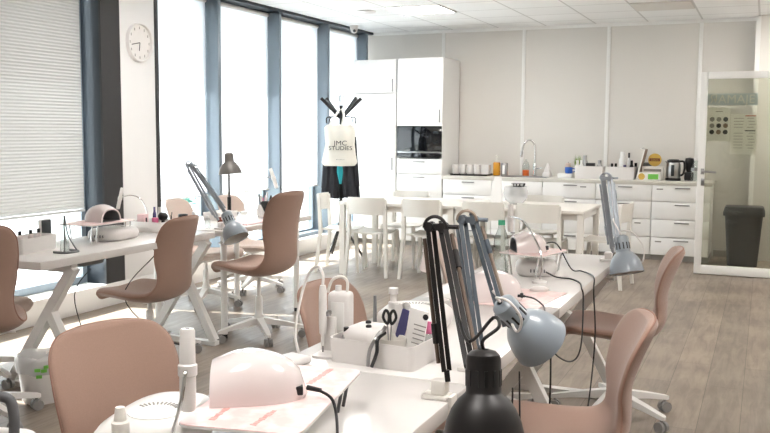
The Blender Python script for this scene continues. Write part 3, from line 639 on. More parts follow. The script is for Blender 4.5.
# ------------------------------------------------------------------ swivel chairs
def shell_mb(sx=1.0):
    pr = [(.232, .443, .16), (.236, .455, .2), (.215, .467, .232), (.12, .462, .25), (0, .452, .252), (-.1, .455, .24), (-.175, .478, .215), (-.215, .53, .19), (-.224, .6, .18), (-.228, .68, .198), (-.25, .76, .208), (-.28, .84, .202), (-.297, .885, .178), (-.305, .908, .145), (-.309, .921, .098), (-.3105, .9265, .05), (-.311, .928, .01)]
    P = cat_pts(pr, 5); n = MB(); nv = 19; F = []; B = []
    S = [0]
    for p, q in zip(P, P[1:]): S.append(S[-1]+math.hypot(q.x-p.x, q.y-p.y))
    for i, p in enumerate(P):
        a = P[max(i-1, 0)]; b = P[min(i+1, len(P)-1)]; d = Vector((b.x-a.x, b.y-a.y)).normalized(); nr = Vector((d.y, -d.x)); w_ = p.z*sx
        u = i/(len(P)-1); et = min(1, min(S[i], S[-1]-S[i])/.02+.02)**.5; curl = .022+.028*min(1, max(0, (u-.35)/.3))
        ff, bb = [], []
        for j in range(nv):
            v = math.sin((j/(nv-1)-.5)*PI); th = (.03 if u < .4 else max(.019, .03-.011*(u-.4)/.2))*et*math.sqrt(max(0, 1-abs(v)**5)); off = curl*(w_*v/.21)**2
            y = p.x+nr.x*off; z = p.y+nr.y*off
            ff.append((w_*v, y+nr.x*th, z+nr.y*th)); bb.append((w_*v, y-nr.x*th, z-nr.y*th))
        F.append(n.ring(ff)); B.append(n.ring(bb))
    n.skin(F, False, False); n.skin(B, False, False); n.skin([F[0], B[0]], False, False); n.skin([F[-1], B[-1]], False, False)
    bmesh.ops.remove_doubles(n.bm, verts=n.bm.verts, dist=.0004)
    def side(s_):
        out = []
        for i, p in enumerate(P):
            a = P[max(i-1, 0)]; b = P[min(i+1, len(P)-1)]; d = Vector((b.x-a.x, b.y-a.y)).normalized(); nr = Vector((d.y, -d.x)); u = i/(len(P)-1); curl = (.022+.028*min(1, max(0, (u-.35)/.3)))*(p.z*sx/.21)**2-.003
            out.append((s_*(p.z*sx+.0005), p.x+nr.x*curl, p.y+nr.y*curl))
        return out
    loop = side(1)[3:]+side(-1)[3:][::-1]
    return n, loop
def swivel(fab):
    t = thing('swivel_chair', 'x', 'chair', (0, 0, 0), 0, 'pink upholstered swivel chairs')
    n, loop = shell_mb(); sh = n.build('seat_shell', fab, t, ang=60)
    MB().tube(loop, .0035, 6, 1).build('piping', 'piping' if fab == 'fabric' else fab, sh)
    c = MB(); c.cyl((0, 0, .24), (0, 0, .42), .014); c.lathe([(.05, .405), (.09, .424), (.09, .434), (0, .434)], 20); c.bar((.05, 0, .415), (.2, .03, .405), .016, .01); c.build('seat_column', 'metalw', t)
    c = MB(); c.lathe([(.028, .09), (.038, .1), (.036, .15), (.026, .17), (.024, .29), (.02, .3)], 20); c.build('base_column', 'metalw', t)
    for k_ in range(5):
        a = 2*PI*k_/5+.25; ca, sa = math.cos(a), math.sin(a)
        def q(r, s_, z): return (ca*r-sa*s_, sa*r+ca*s_, z)
        l = MB().loft([[q(.02, .024, .148), q(.02, -.024, .148), q(.02, -.024, .1), q(.02, .024, .1)], [q(.2, .019, .114), q(.2, -.019, .114), q(.2, -.019, .084), q(.2, .019, .084)], [q(.315, .015, .088), q(.315, -.015, .088), q(.315, -.015, .066), q(.315, .015, .066)], [q(.325, .008, .084), q(.325, -.008, .084), q(.325, -.008, .068), q(.325, .008, .068)]]).build('leg', 'metalw', t)
        c = MB(); rc = .305
        for s_ in (-.016, .016): c.cyl(q(rc, s_-.009, .028), q(rc, s_+.009, .028), .028, seg=16)
        c.cyl(q(rc, 0, .03), q(rc, 0, .07), .008, seg=8); c.build('caster', 'casterb', l)
    return t
def set_chair(t, x, y, a, dz, label, k=1.0):
    t.location = (x, y, 0); t.rotation_euler = (0, 0, math.radians(a)); t['label'] = label
    for ch in t.children:
        if ch.name.startswith('seat_shell'): ch.scale.z = k; ch.location.z = dz+.926*(1-k)
        elif ch.name.startswith('seat'): ch.location.z = dz+.926*(1-k)+.455*(k-1)
ch0 = swivel('fabric'); chp = swivel('fabric2')
chairs = [(-3.6, 3.18, 50, .1, 'dusty pink swivel chair cut by the left picture edge at the window desk', 1.14),
          (-3.66, 4.64, 91, .0, 'dusty pink swivel chair with a printed sheet on its seat at the window desk', 1.12),
          (-3.27, 5.36, 83, .13, 'dusty pink raised swivel chair with its back right of the small blue grey lamp', 1.2),
          (-1.515, 1.97, -107, -.03, 'dusty pink swivel chair in the left foreground behind the pink board'),
          (-1.26, 2.95, -96, -.03, 'dusty pink swivel chair behind the white nail drill and its cords'),
          (-.615, 2.88, 105, -.045, 'dusty pink swivel chair in the right foreground next to the black lamp', .9),
          (-.67, 4.6, 97, -.03, 'dusty pink swivel chair at the far right, beyond the foreground one', .93)]
for i, c in enumerate(chairs): set_chair(ch0 if i == 0 else copy_tree(ch0), *c)
chp_l = [(-4.2, 3.72, -95, -.03, 'pale pink swivel chair on the window side at the left picture edge'),
         (-4.3, 6.95, -90, -.06, 'pale pink swivel chair on the window side behind the black standing lamp'),
         (-4.3, 6.2, -82, -.04, 'pale pink swivel chair on the window side under the round legged desk'),
         (-1.2, 4.25, -92, -.0, 'pale pink swivel chair seen between the two folded lamps')]
for i, c in enumerate(chp_l): set_chair(chp if i == 0 else copy_tree(chp), *c)
t = thing('magazine', 'printed sheet with dark letters lying on the seat of the window desk chair', 'paper', (-3.7, 4.65, .4255), .3)
MB().box((0, 0, 0), (.21, .29, .004)).build('sheet', 'paper', t); MB().box((.03, .0, .0026), (.03, .18, .001)).build('dark_print', 'ink', t); MB().box((.075, .03, .0026), (.015, .1, .001)).build('print', 'inkgrey', t)

# ------------------------------------------------------------------ jointed lamps
def lamp(label, base, elbow, head, cap, rim, mr, ms, mrod, clampm, low=None, cord=None, gap=.014):
    t = thing('desk_lamp', label, 'lamp', base, 0, 'jointed desk lamps'); O = Vector(base)
    e, h, c0, c1 = (Vector(q)-O for q in (elbow, head, cap, rim)); l0 = Vector((.006, 0, .075)) if low is None else Vector(low)-O
    n = MB(); n.box((-.02, 0, .006), (.07, .05, .012), .002); n.box((-.012, 0, .032), (.04, .04, .04), .006)
    n.box((.022, 0, -.045), (.012, .045, .114), .003); n.box((-.0, 0, -.096), (.05, .04, .012), .003); n.cyl((-.012, 0, -.11), (-.012, 0, -.09), .012); n.build('clamp', clampm, t)
    def arm(a, b, nm, sg):
        d = (b-a).normalized(); s_ = d.cross(Vector((-.35, .93, .1))).normalized(); f = d.cross(s_)
        n = MB()
        for k_ in (-1, 1): n.bar(a+s_*k_*gap/2+f*k_*.006, b+s_*k_*gap/2+f*k_*.006, .012, .011, f)
        n.bar(a-d*.012-s_*gap*.5, a-d*.012+s_*gap*.5, .03, .018, f); n.bar(b+d*.005-s_*gap*.5, b+d*.005+s_*gap*.5, .026, .018, f)
        o = n.build(nm, mr, t)
        L_ = (b-a).length; q = s_*sg*(gap/2+.012)
        MB().cyl(a+d*L_*.06+q, a+d*L_*.94+q, .0055, seg=8).build('spring_rod', mr if nm == 'lower_arm' and mr != 'blackm' else mrod, o); MB().cyl(a+d*L_*.2+q, a+d*L_*.34+q, .0085, seg=10).build('spring', mr, o)
    arm(l0, e+Vector((-.016, 0, 0)), 'lower_arm', 1); arm(e+Vector((.018, 0, 0)), h, 'upper_arm', 1)
    n = MB(); n.box(e+Vector((0, 0, .006)), (.05, .018, .018), .004); n.cyl(e+Vector((-.018, -.014, .006)), e+Vector((-.018, .014, .006)), .013, seg=18); n.cyl(e+Vector((.018, -.014, .006)), e+Vector((.018, .014, .006)), .013, seg=18); n.cyl(e+Vector((.0, 0, .008)), e+Vector((.06, .0, .008)), .006, seg=10)
    n.build('elbow', mr, t)
    MB().tube([e+Vector((.03*math.cos(a), -.012, .004+.03*math.sin(a))) for a in (PI*k_/8 for k_ in range(9))], .0045, 8, 2).build('elbow_loop', mr if mr == 'blackm' else mrod, t)
    ax = (c1-c0).normalized(); T = Matrix.Translation(c0) @ ax.to_track_quat('Z', 'Y').to_matrix().to_4x4()
    prof = [(.012, -.004), (.026, .0), (.035, .008), (.037, .02), (.037, .084), (.040, .088), (.054, .1), (.068, .12), (.078, .145), (.084, .17), (.087, .192)]
    inner = [(.085, .192), (.082, .17), (.076, .146), (.066, .122), (.05, .102), (.034, .09), (0, .088)]
    sh = MB().lathe(prof+[(.0875, .1955), (.0862, .1955)], 36, T, False).build('lamp_shade', ms, t)
    MB().lathe(inner, 36, T, False).build('shade_lining', 'lampin', sh)
    MB().ball(T @ Vector((0, 0, .125)), .028, seg=14).build('bulb', 'bulb', t)
    for k_ in range(12):
        a = 2*PI*k_/12; p, q = T @ Vector((.0372*math.cos(a), .0372*math.sin(a), .038)), T @ Vector((.0372*math.cos(a), .0372*math.sin(a), .072))
        nn = (T.to_3x3() @ Vector((math.cos(a), math.sin(a), 0))); MB().bar(p, q, .0065, .002, nn).build('vent_slot', 'black', sh)
    jp = T @ Vector((0, 0, .03)); dv = (h-jp); dv = dv-ax*dv.dot(ax); pp = jp+dv.normalized()*.036
    MB().tube([pp, (pp+h)/2+dv.normalized()*.004, h], .009, 10).build('head_joint', mr, t)
    tp = T @ Vector((0, 0, -.003)); 
    if cord: MB().tube([tp, tp-ax*.02]+[Vector(q)-O for q in cord]+[h+Vector((0, 0, .05)), h+(e-h)*.3], .004, 8).build('cord', clampm if clampm != 'cream' else 'black', t)
    return t
lamp('black jointed lamp clamped to the right desk edge, shade in the bottom foreground', (-.742, 2.13, ZT), (-.772, 2.14, 1.222), (-.57, 1.80, .972), (-.525, 1.752, 1.017), (-.513, 1.727, .825), 'blackm', 'blackm', 'bronze', 'cream', cord=[(-.5, 1.78, 1.065), (-.53, 1.84, 1.07)])
lamp('blue grey jointed lamp with a tilted shade right of the black lamp', (-.742, 2.42, ZT), (-.803, 2.50, 1.207), (-.682, 2.47, .925), (-.678, 2.432, .986), (-.590, 2.54, .86), 'blued', 'bluel', 'copper', 'plasticw', cord=[(-.64, 2.38, 1.0), (-.61, 2.4, .95), (-.63, 2.42, .91)])
lamp('blue grey jointed lamp at the far end of the right desk row', (-.742, 4.82, ZT), (-.757, 4.69, 1.228), (-.685, 4.6, .945), (-.665, 4.62, .945), (-.622, 4.58, .762), 'rodl', 'bluel', 'rodl', 'plasticw', cord=[(-.6, 4.6, .965), (-.545, 4.6, .885), (-.57, 4.61, .815)])
lamp('small looking blue grey jointed lamp on the window desks, left of a chair back', (-3.462, 5.2, ZT), (-3.56, 4.97, 1.228), (-3.3, 4.99, .925), (-3.25, 4.92, .93), (-3.15, 4.89, .77), 'rodl', 'bluel', 'rodl', 'plasticw', low=(-3.49, 5.17, .87))
t = thing('desk_lamp', 'grey black lamp standing upright on the round legged window desk', 'lamp', (-4.06, 6.2, ZT), 0, None)
MB().lathe([(.075, 0), (.075, .015), (.02, .025)], 24).build('base', 'greyl', t); MB().cyl((0, 0, .02), (0, 0, .4), .01).build('pole', 'greyl', t); MB().cyl((0, 0, .02), (0, 0, .14), .016).build('pole_sleeve', 'blackm', t)
T = Matrix.Translation((0, 0, .505)) @ Matrix.Rotation(PI, 4, 'X') @ Matrix.Rotation(.08, 4, 'Y')
sh = MB().lathe([(.012, -.004), (.028, .0), (.038, .01), (.039, .07), (.042, .075), (.06, .09), (.08, .12), (.092, .15), (.098, .175)], 32, T, False).build('lamp_shade', 'greyl', t)
MB().lathe([(.097, .176), (.09, .15), (.078, .122), (.058, .094), (0, .08)], 32, T, False).build('shade_lining', 'lampin', sh); MB().ball((0, 0, .375), .03).build('bulb', 'bulb', t)
MB().tube([(0, 0, .508), (.02, 0, .55), (.09, 0, .56), (.13, 0, .5), (.1, 0, .43), (.055, 0, .405)], .004, 8).build('cord', 'plasticw', t)

# ------------------------------------------------------------------ nail equipment
def uv_dome(name, label, loc, rz, L_, W_, H_, m, group='white dome nail lamps', port=True):
    "arch shaped lamp: opening at local -Y end, rounded at +Y"
    t = thing(name, label, 'nail lamp', loc, rz, group)
    def rings(sc_, e0, off):
        out = []
        hf = lambda u: (.74+.26*math.sin(PI/2*min(1, u/.45)))
        for i in range(13):
            u = i/12*e0; k_ = (1-u**3.2)**(1/2.2) if u < 1 else .001
            out.append([(W_*sc_*max(k_, .001)*math.copysign(abs(math.cos(a))**.8, math.cos(a)), -L_/2+L_*u*(1 if sc_ == 1 else .93), H_*(sc_ if sc_ < 1 else 1)*hf(u)*max(k_, .001)*math.sin(a)**.9+off) for a in (PI*j/20 for j in range(21))])
        return out
    n = MB(); A = [n.ring(r) for r in rings(1, 1, 0)]; B = [n.ring(r) for r in rings(.86, .97, .002)]
    n.skin(A, False, False); n.skin([A[0], B[0]], False, False)
    bmesh.ops.remove_doubles(n.bm, verts=n.bm.verts, dist=.0003)
    sh = n.build('shell', m, t, ang=50)
    n = MB(); B = [n.ring(r) for r in rings(.86, .97, .002)]; n.skin(B, False, False); bmesh.ops.remove_doubles(n.bm, verts=n.bm.verts, dist=.0003); n.build('inner_lining', 'grey', t, ang=50)
    n = MB(); n.bm.faces.new(n.ring([(r[0][0]*.99, r[0][1], .001) for r in rings(1, 1, 0)]+[(r[-1][0]*.99, r[-1][1], .001) for r in rings(1, 1, 0)][::-1])); n.build('base_plate', 'grey', t)
    if port: n = MB(); n.box((W_*.45, L_*.40, .02), (.025, .02, .02), .003); n.build('power_port', 'black', t)
    return t
def board(label, loc, rz, wd, ln, hz, legm='chrome', legs=((-1, -1), (1, -1), (-1, 1), (1, 1)), txt=None, folded=True):
    t = thing('work_board', label, 'board', loc, rz, 'raised pink printed boards')
    MB().loft([[(x, y, hz-.004) for x, y, _ in rr_(wd/2, ln/2, 0, .03)], [(x, y, hz) for x, y, _ in rr_(wd/2, ln/2, 0, .03)]]).build('board_panel', 'desk', t)
    s_ = MB().loft([[(x, y, hz+.0004) for x, y, _ in rr_(wd/2-.001, ln/2-.001, 0, .028)], [(x, y, hz+.0024) for x, y, _ in rr_(wd/2-.001, ln/2-.001, 0, .028)]]).build('printed_sheet', 'pinksheet', t)
    if txt:
        for w_, sz, x, y, a in txt:
            n = MB(); rr = random.Random(int(x*1000)); q = 0
            while q < w_:
                d_ = rr.uniform(.006, .012); n.box((q+d_/2-w_/2, 0, 0), (d_*.7, sz*rr.choice((.7, 1)), .0008)); q += d_
            o = n.build('print', 'inkpink', s_); o.location = (x, y, hz+.003); o.rotation_euler = (0, 0, a)
    for a, b in legs:
        x, y = a*(wd/2-.03), b*(ln/2-.05)
        MB().tube([(x-a*.015, y-.025, .003), (x, y-.025, hz-.008), (x, y+.025, hz-.008), (x-a*.015, y+.025, .003)], .0045, 8, 1).build('leg', legm, t)
    return t
def extractor(label, loc, rz, wd, ln, h):
    t = thing('dust_extractor', label, 'dust extractor', loc, rz, 'white nail dust extractors')
    n = MB(); pr = [(.86, 0), (.95, .15), (1, .45), (.97, .75), (.86, .95), (.7, 1.0)]
    n.loft([[(wd/2*q*math.copysign(abs(math.cos(a))**.65, math.cos(a)), ln/2*q*math.copysign(abs(math.sin(a))**.65, math.sin(a)), h*z) for a in (2*PI*j/40 for j in range(40))] for q, z in pr]).build('housing', 'plasticw', t, ang=50)
    m_ = min(wd, ln)
    g_ = MB().lathe([(m_*.31, h-.001), (m_*.31, h+.002), (m_*.29, h+.003), (.02, h+.001), (0, h+.001)], 32).build('grille', 'strip', t)
    for k_ in range(12):
        a = math.radians(35+11*k_); MB().bar((m_*.2*math.cos(a), m_*.2*math.sin(a), h+.0025), (m_*.27*math.cos(a), m_*.27*math.sin(a), h+.0032), .004, .0015).build('vent_slot', 'inkgrey', g_)
    for k_ in range(5): MB().box((wd*.08*(k_-2), -ln/2*.985, h*.45), (.006, .012, h*.22), .002).build('side_vent', 'rubber', t)
    return t
def tube_lamp(label, base, head, tip, rod, headm='plasticw', r=.017):
    "slim clip lamp: base, metal gooseneck rod through points, cylindrical head from head to tip"
    t = thing('mini_lamp', label, 'lamp', base, 0, 'slim white nail lamps'); O = Vector(base)
    MB().lathe([(.035, 0), (.035, .01), (.012, .018)], 20).build('base', 'plasticw', t)
    MB().tube([Vector((0, 0, .012))]+[Vector(q)-O for q in rod], .0042, 8).build('gooseneck', 'chrome', t)
    a, b = Vector(head)-O, Vector(tip)-O; d = b-a; L_ = d.length; T = Matrix.Translation(a) @ d.to_track_quat('Z', 'Y').to_matrix().to_4x4()
    MB().lathe([(r*.7, 0), (r*.92, .003), (r, .012), (r, L_*.42), (r*1.16, L_*.44), (r*1.16, L_*.56), (r*.96, L_*.58), (r*.92, L_*.97), (r*.75, L_)], 22, T).build('lamp_head', headm, t)
    n = MB(); n.box((0, 0, L_+.0005), (.008, .003, .001)); o = n.build('led_slot', 'black', t); o.matrix_local = T
    return t

# window desk (height ZT)
t = thing('storage_box', 'white organiser box with dark capped bottles at the near end of the window desk', 'box', (-3.83, 3.79, ZT), .15)
MB().openbox((0, 0, 0), (.16, .32, .085), .005, .04, .012).build('box_body', 'plasticw', t)
for i, (x, y) in enumerate(((-3.82, 3.72), (-3.82, 3.80), (-3.83, 3.87))):
    jar(x, y, ZT+.006, .016, .115, 'plasticp', 'black', 'bottle', 'small pale bottle with dark cap, %s of three in the white organiser box' % ('left', 'middle', 'right')[i], 'bottle', 'small bottles in the white organiser box')
t = thing('clock', 'small black square desk device standing in front of the near window', 'device', (-3.96, 4.05, ZT))
MB().box((0, 0, .1), (.03, .085, .11), .012).build('case', 'white', t); MB().box((.0155, 0, .1), (.006, .075, .1), .012).build('black_front', 'darkscr', t); MB().lathe([(.03, 0), (.03, .008), (.01, .014), (.01, .05)], 16).build('stand', 'plasticw', t)
t = thing('bottle_stand', 'wire stand with a clear tapered bottle at the window desk edge', 'bottle', (-3.6, 3.83, ZT))
MB().tube([(-.03, -.055, .008), (.045, -.04, .006), (.05, .05, .006), (-.02, .06, .008)], .007, 8, 4).build('stand_base', 'grey', t)
MB().tube([(.04, -.045, .01), (.01, -.012, .1), (0, 0, .21)], .004, 8).build('stand_wire', 'grey', t); MB().tube([(.045, .045, .01), (.012, .015, .1), (0, .004, .21)], .004, 8).build('stand_wire', 'grey', t)
MB().lathe([(.022, .004), (.026, .01), (.02, .1), (.01, .16), (.007, .19)], 18).build('bottle_body', 'clear', t)
n = extractor('white oval dust extractor under the raised pink tray on the window desk', (-3.78, 4.45, ZT), .1, .24, .34, .075)
bx = board('raised pink board on chrome legs on the window desk', (-3.80, 4.33, ZT), .05, .27, .42, .118, legs=((1, -1), (-1, -1), (1, 1)), txt=None)
uv_dome('nail_lamp', 'white arched nail lamp with open dark front on the window desk', (-3.82, 4.37, ZT+.1206), math.radians(92), .18, .095, .108, 'plasticp', port=False)
tube_lamp('slim white lamp on a thin bent neck in front of the white clock pillar', (-3.97, 5.02, ZT), (-4.02, 4.78, .935), (-4.02, 4.83, 1.075), [(-3.97, 5.02, .9), (-3.99, 4.98, .99), (-4.01, 4.9, 1.02), (-4.02, 4.805, 1.01)], r=.013)
t = thing('storage_tray', 'white tray box of nail supplies behind the chair with the printed sheet', 'box', (-3.84, 4.95, ZT), .0); MB().openbox((0, 0, 0), (.26, .24, .07), .005, .05, .02).build('box_body', 'plasticw', t)
g = 'nail supplies in the white tray box'; z = ZT+.006
t = thing('box', 'pale pink card box at the left of the white tray box', 'box', (-3.9, 4.89, z), .2, g); MB().box((0, 0, .055), (.05, .07, .11), .003).build('carton', 'pinkbox', t); MB().box((.026, 0, .07), (.002, .02, .03)).build('print', 'ink', t)
solo(MB().lathe([(.02, 0), (.022, .004), (.022, .085), (0, .086)], 16), 'jar', 'bright pink jar beside the pale pink card box', 'jar', 'pink', (-3.82, 4.92, z), 0, g)
t = thing('brush', 'fat black round dust brush in the white tray box', 'brush', (-3.80, 4.98, z), 0, g); MB().ball((0, 0, .09), .036, (1, 1, .85)).build('bristles', 'black', t); MB().cyl((0, 0, 0), (0, 0, .07), .012).build('brush_handle', 'black', t)
jar(-3.86, 4.965, z, .012, .155, 'purple', 'purple', 'nail_polish', 'slim purple bottle standing behind the black round brush', 'bottle', g)
jar(-3.85, 5.01, z, .014, .15, 'cream', 'cream', 'nail_polish', 'slim cream bottle right of the purple bottle', 'bottle', g)
solo(MB().lathe([(.032, 0), (.034, .1), (.03, .1), (.028, .01), (0, .01)], 20), 'cup', 'black cup right of the black round brush on the window desk', 'cup', 'black', (-3.75, 5.14, ZT), 0)
t = thing('pen', 'thin dark pen leaning in the white tray box', 'pen', (-3.78, 5.03, z), 0, g); MB().cyl((0, 0, .003), (-.02, .05, .11), .004, seg=8).build('barrel', 'ink', t)
for i, (x, y, h) in enumerate(((-3.68, 5.17, .12), (-3.6, 5.22, .09))):
    jar(x, y, ZT, .02, h, 'clear', 'white', 'bottle', ('tall clear bottle beside the lower lamp arm on the window desk', 'short clear bottle beside the lower lamp arm on the window desk')[i], 'bottle')
jar(-3.57, 5.33, ZT, .018, .07, 'red', 'red', 'nail_polish', 'small brown red bottle right of the window desk lamp', 'bottle')
t = thing('pen_cup', 'white cup of pink and dark tools on the round legged desk', 'cup', (-3.68, 6.12, ZT)); MB().lathe([(.04, 0), (.052, .1), (.049, .1), (.037, .006), (0, .006)], 24).build('cup_body', 'plasticw', t)
for i, (a, b, h, m) in enumerate(((-.03, .0, .18, 'grey'), (-.01, -.01, .17, 'plasticw'), (.0, .02, .17, 'pinkbox'), (.02, 0, .2, 'translw'), (.03, .02, .17, 'ink'), (-.02, .02, .15, 'pink'))):
    n = MB(); n.cyl((a*.6, b*.6, .01), (a*1.6, b*1.6, h), .006, .009, seg=10)
    solo(n, 'nail_tool', ('grey tool leaning left', 'white tool', 'pale pink tool', 'clear tall tool', 'dark tool leaning right', 'bright pink tool')[i]+' in the white cup on the round legged desk', 'tool', m, (-3.68, 6.12, ZT), 0, 'tools in the white cup')
t = thing('fan_brush', 'black fan shaped brush standing in front of the white tool cup', 'brush', (-3.6, 6.02, ZT))
MB().lathe([(.025, 0), (.025, .008), (.012, .012), (.011, .05)], 16).build('brush_handle', 'black', t)
MB().loft([[(q*w_*math.cos(a), q2*.02*math.sin(a), z_) for a in (2*PI*j/20 for j in range(20))] for q, w_, q2, z_ in ((1, .015, .7, .05), (1, .03, 1, .08), (1, .05, 1, .11), (1, .054, 1, .122), (1, .04, .7, .133), (1, .01, .2, .137))]).build('bristles', 'black', t)
solo(MB().openbox((0, 0, 0), (.14, .2, .06), .005, .05, .015), 'storage_box', 'low white open box right of the black fan brush', 'box', 'plasticw', (-3.72, 6.27, ZT), 0)
t = thing('scissors', 'grey nail scissors lying on the low white open box', 'scissors', (-3.68, 6.25, ZT+.062), .4); MB().bar((-.08, 0, .004), (.06, .01, .004), .012, .006).build('blade', 'steel', t); MB().tube([(.06, .01, .004), (.085, .025, .004), (.1, .01, .004), (.085, -.01, .004)], .004, 8, 4, True).build('finger_ring', 'steel', t)
tube_lamp('slim white lamp with an arched neck on the round legged desk', (-3.98, 6.3, ZT), (-3.66, 6.29, 1.0), (-3.72, 6.29, 1.16), [(-3.97, 6.3, .95), (-3.88, 6.3, 1.04), (-3.76, 6.29, 1.085), (-3.69, 6.29, 1.085)], r=.016)
solo(MB().box((0, 0, .004), (.22, .36, .008), .003), 'mat', 'flat pink work mat on the round legged desk under the blue grey shade', 'mat', 'pinkbox', (-3.56, 5.68, ZT))
solo(MB().openbox((0, 0, 0), (.16, .26, .06), .005, .05, .015), 'storage_box', 'white open box between the blue grey lamp and the standing lamp', 'box', 'plasticw', (-3.88, 5.8, ZT))

# bin by the window desk
t = thing('waste_bin', 'white round bin with a clear liner beside the window desk trestle', 'bin', (-3.57, 3.6, 0))
MB().lathe([(.0, .001), (.098, 0), (.105, .01), (.125, .24), (.121, .24), (.101, .012), (0, .006)], 36).build('bin_body', 'plasticw', t)
n = MB(); rr = random.Random(2); rs = []
for z_, q in ((.17, .1262), (.2, .131), (.235, .133), (.252, .13), (.262, .122), (.24, .116), (.2, .112)): rs.append([((q+rr.uniform(0, .006))*math.cos(2*PI*j/36), (q+rr.uniform(0, .006))*math.sin(2*PI*j/36), z_+rr.uniform(-.008, .008)) for j in range(36)])
n.loft(rs, False).build('bin_liner', 'bag', t)
for i, (a, z_) in enumerate(((-.95, .2), (-.72, .195), (-.9, .165), (-.62, .215))):
    T = Matrix.Rotation(a, 4, 'Z') @ Matrix.Translation((.14, 0, z_)); o = MB().box((0, 0, 0), (.002, .03, .018), .0005).build('green_print', 'green', t); o.matrix_local = T

# near desk
t = thing('nail_drill', 'white control unit with a thick dark hose in the bottom left corner', 'device', (-1.247, 1.15, ZT), .25)
MB().box((0, 0, .075), (.13, .1, .15), .03, seg=4).build('case', 'plasticw', t); MB().lathe([(.016, .149), (.015, .175), (.012, .178), (0, .178)], 20, Matrix.Translation((-.02, 0, 0))).build('knob', 'cream', t)
MB().tube([(.03, 0, .147), (.03, 0, .19), (.015, 0, .215), (-.05, 0, .205), (-.12, .0, .16), (-.17, .02, .07), (-.2, .05, -.1)], .0095, 10).build('hose', 'rubber', t)
t = thing('pump_bottle', 'small white flip top bottle in front of the dust extractor', 'bottle', (-1.15, 1.36, ZT))
MB().lathe([(.026, 0), (.028, .004), (.028, .075), (.018, .09)], 24).build('bottle_body', 'translw', t); MB().lathe([(.0175, .088), (.0175, .118), (.0125, .121)], 22).build('collar', 'cream', t); MB().lathe([(.0125, .1215), (.009, .148), (0, .15)], 20).build('nozzle', 'cream', t)
extractor('white dust extractor with a round vent grille partly under the pink board, foreground', (-1.195, 1.53, ZT), .2, .2, .37, .084)
board('raised pink printed board in the foreground carrying the large white dome', (-1.0, 1.72, ZT), math.radians(10), .27, .5, .092, 'rubber', legs=((1, 1), (1, -1), (-1, 1)), txt=((.1, .014, .03, -.17, PI/2-.1), (.14, .016, .05, .16, PI/2-.1), (.12, .014, -.07, -.15, PI/2)))
uv_dome('nail_lamp', 'large white glossy dome nail lamp in the foreground on the pink board', (-1.035, 1.70, ZT+.095), math.radians(-60), .215, .095, .107, 'plasticp')
t = thing('power_cable', 'black cable running from the large foreground dome down the desk edge', 'cable', (-.93, 1.73, .895)); n = MB()
n.cyl((0, 0, 0), (.035, -.002, -.002), .006, .005); n.tube([(.03, -.002, -.002), (.07, -.01, -.02), (.11, -.07, -.07), (.14, -.16, -.105), (.2, -.22, -.109), (.225, -.25, -.13), (.23, -.27, -.4), (.2, -.28, -.88)], .0035, 8); n.build('cord', 'black', t)
tube_lamp('slim upright white lamp on a chrome rod in the left foreground', (-1.085, 1.415, ZT), (-1.066, 1.467, .9), (-1.07, 1.475, 1.07), [(-1.08, 1.418, .83), (-1.06, 1.435, .925), (-1.056, 1.445, .98), (-1.063, 1.46, .985)], r=.017)

# storage box and what is in it
t = thing('storage_box', 'white rectangular storage box of tools at the centre of the right desks', 'box', (-1.038, 2.455, ZT), math.radians(-4))
MB().openbox((0, 0, 0), (.285, .25, .074), .005, .03, .02).build('box_body', 'plasticw', t)
z = ZT+.006; g = 'things in the white storage box'
jar(-1.155, 2.40, z, .014, .09, 'steel', 'black', 'bottle', 'small bottle with a dark banded cap in the left front corner of the storage box', 'bottle', g)
t = thing('tissue_case', 'puffy white container with two dark studs in the storage box', 'container', (-1.105, 2.45, z), -.1, g)
MB().box((0, 0, .046), (.125, .14, .092), .028, seg=4).build('case', 'plasticw', t)
for x, y in ((-.01, .02), (.02, -.03)): MB().lathe([(.009, .091), (.009, .097), (.006, .1), (0, .1)], 14, Matrix.Translation((x, y, 0))).build('stud', 'ink', t)
solo(MB().cyl((0, 0, .005), (-.0, .0, .165), .0075, .005, seg=14), 'nail_tool', 'upright grey pencil shaped tool at the back of the storage box', 'tool', 'grey', (-1.125, 2.548, z), 0, g)
t = thing('pump_bottle', 'white square pump bottle standing in the storage box', 'bottle', (-1.06, 2.545, z), 0, g)
MB().box((0, 0, .065), (.055, .04, .13), .012).build('bottle_body', 'plasticw', t); MB().lathe([(.016, .131), (.016, .15), (.01, .153), (.01, .175), (.015, .177), (.015, .195), (0, .196)], 18).build('pump', 'plasticw', t)
t = thing('nail_clippers', 'black handled clippers hooked over the front of the storage box', 'clippers', (-1.018, 2.322, ZT+.076), math.radians(-4), g)
for s_ in (-1, 1): MB().tube([(.008*s_+.008, .02, .03), (.004*s_+.004, -.012, .015), (.012*s_-.002, -.02, -.02), (.006*s_-.012, -.022, -.065)], .0055, 8).build('handle', 'black' if s_ > 0 else 'steel', t)
MB().tube([(.004, -.004, .02), (.012, .012, .035), (.018, .02, .05)], .006, 8).build('jaw', 'steel', t)
t = thing('scissors', 'black handled scissors standing in the middle of the storage box', 'scissors', (-1.02, 2.42, z), .2, g)
for s_ in (-1, 1): MB().bar((.0, 0, .004), (.006*s_, .0, .11), .006, .003).build('blade', 'steel', t); MB().tube([(.006*s_, 0, .108), (.02*s_, 0, .128), (.012*s_, 0, .15), (.002*s_, 0, .135)], .0045, 8, 4, True).build('finger_ring', 'black', t)
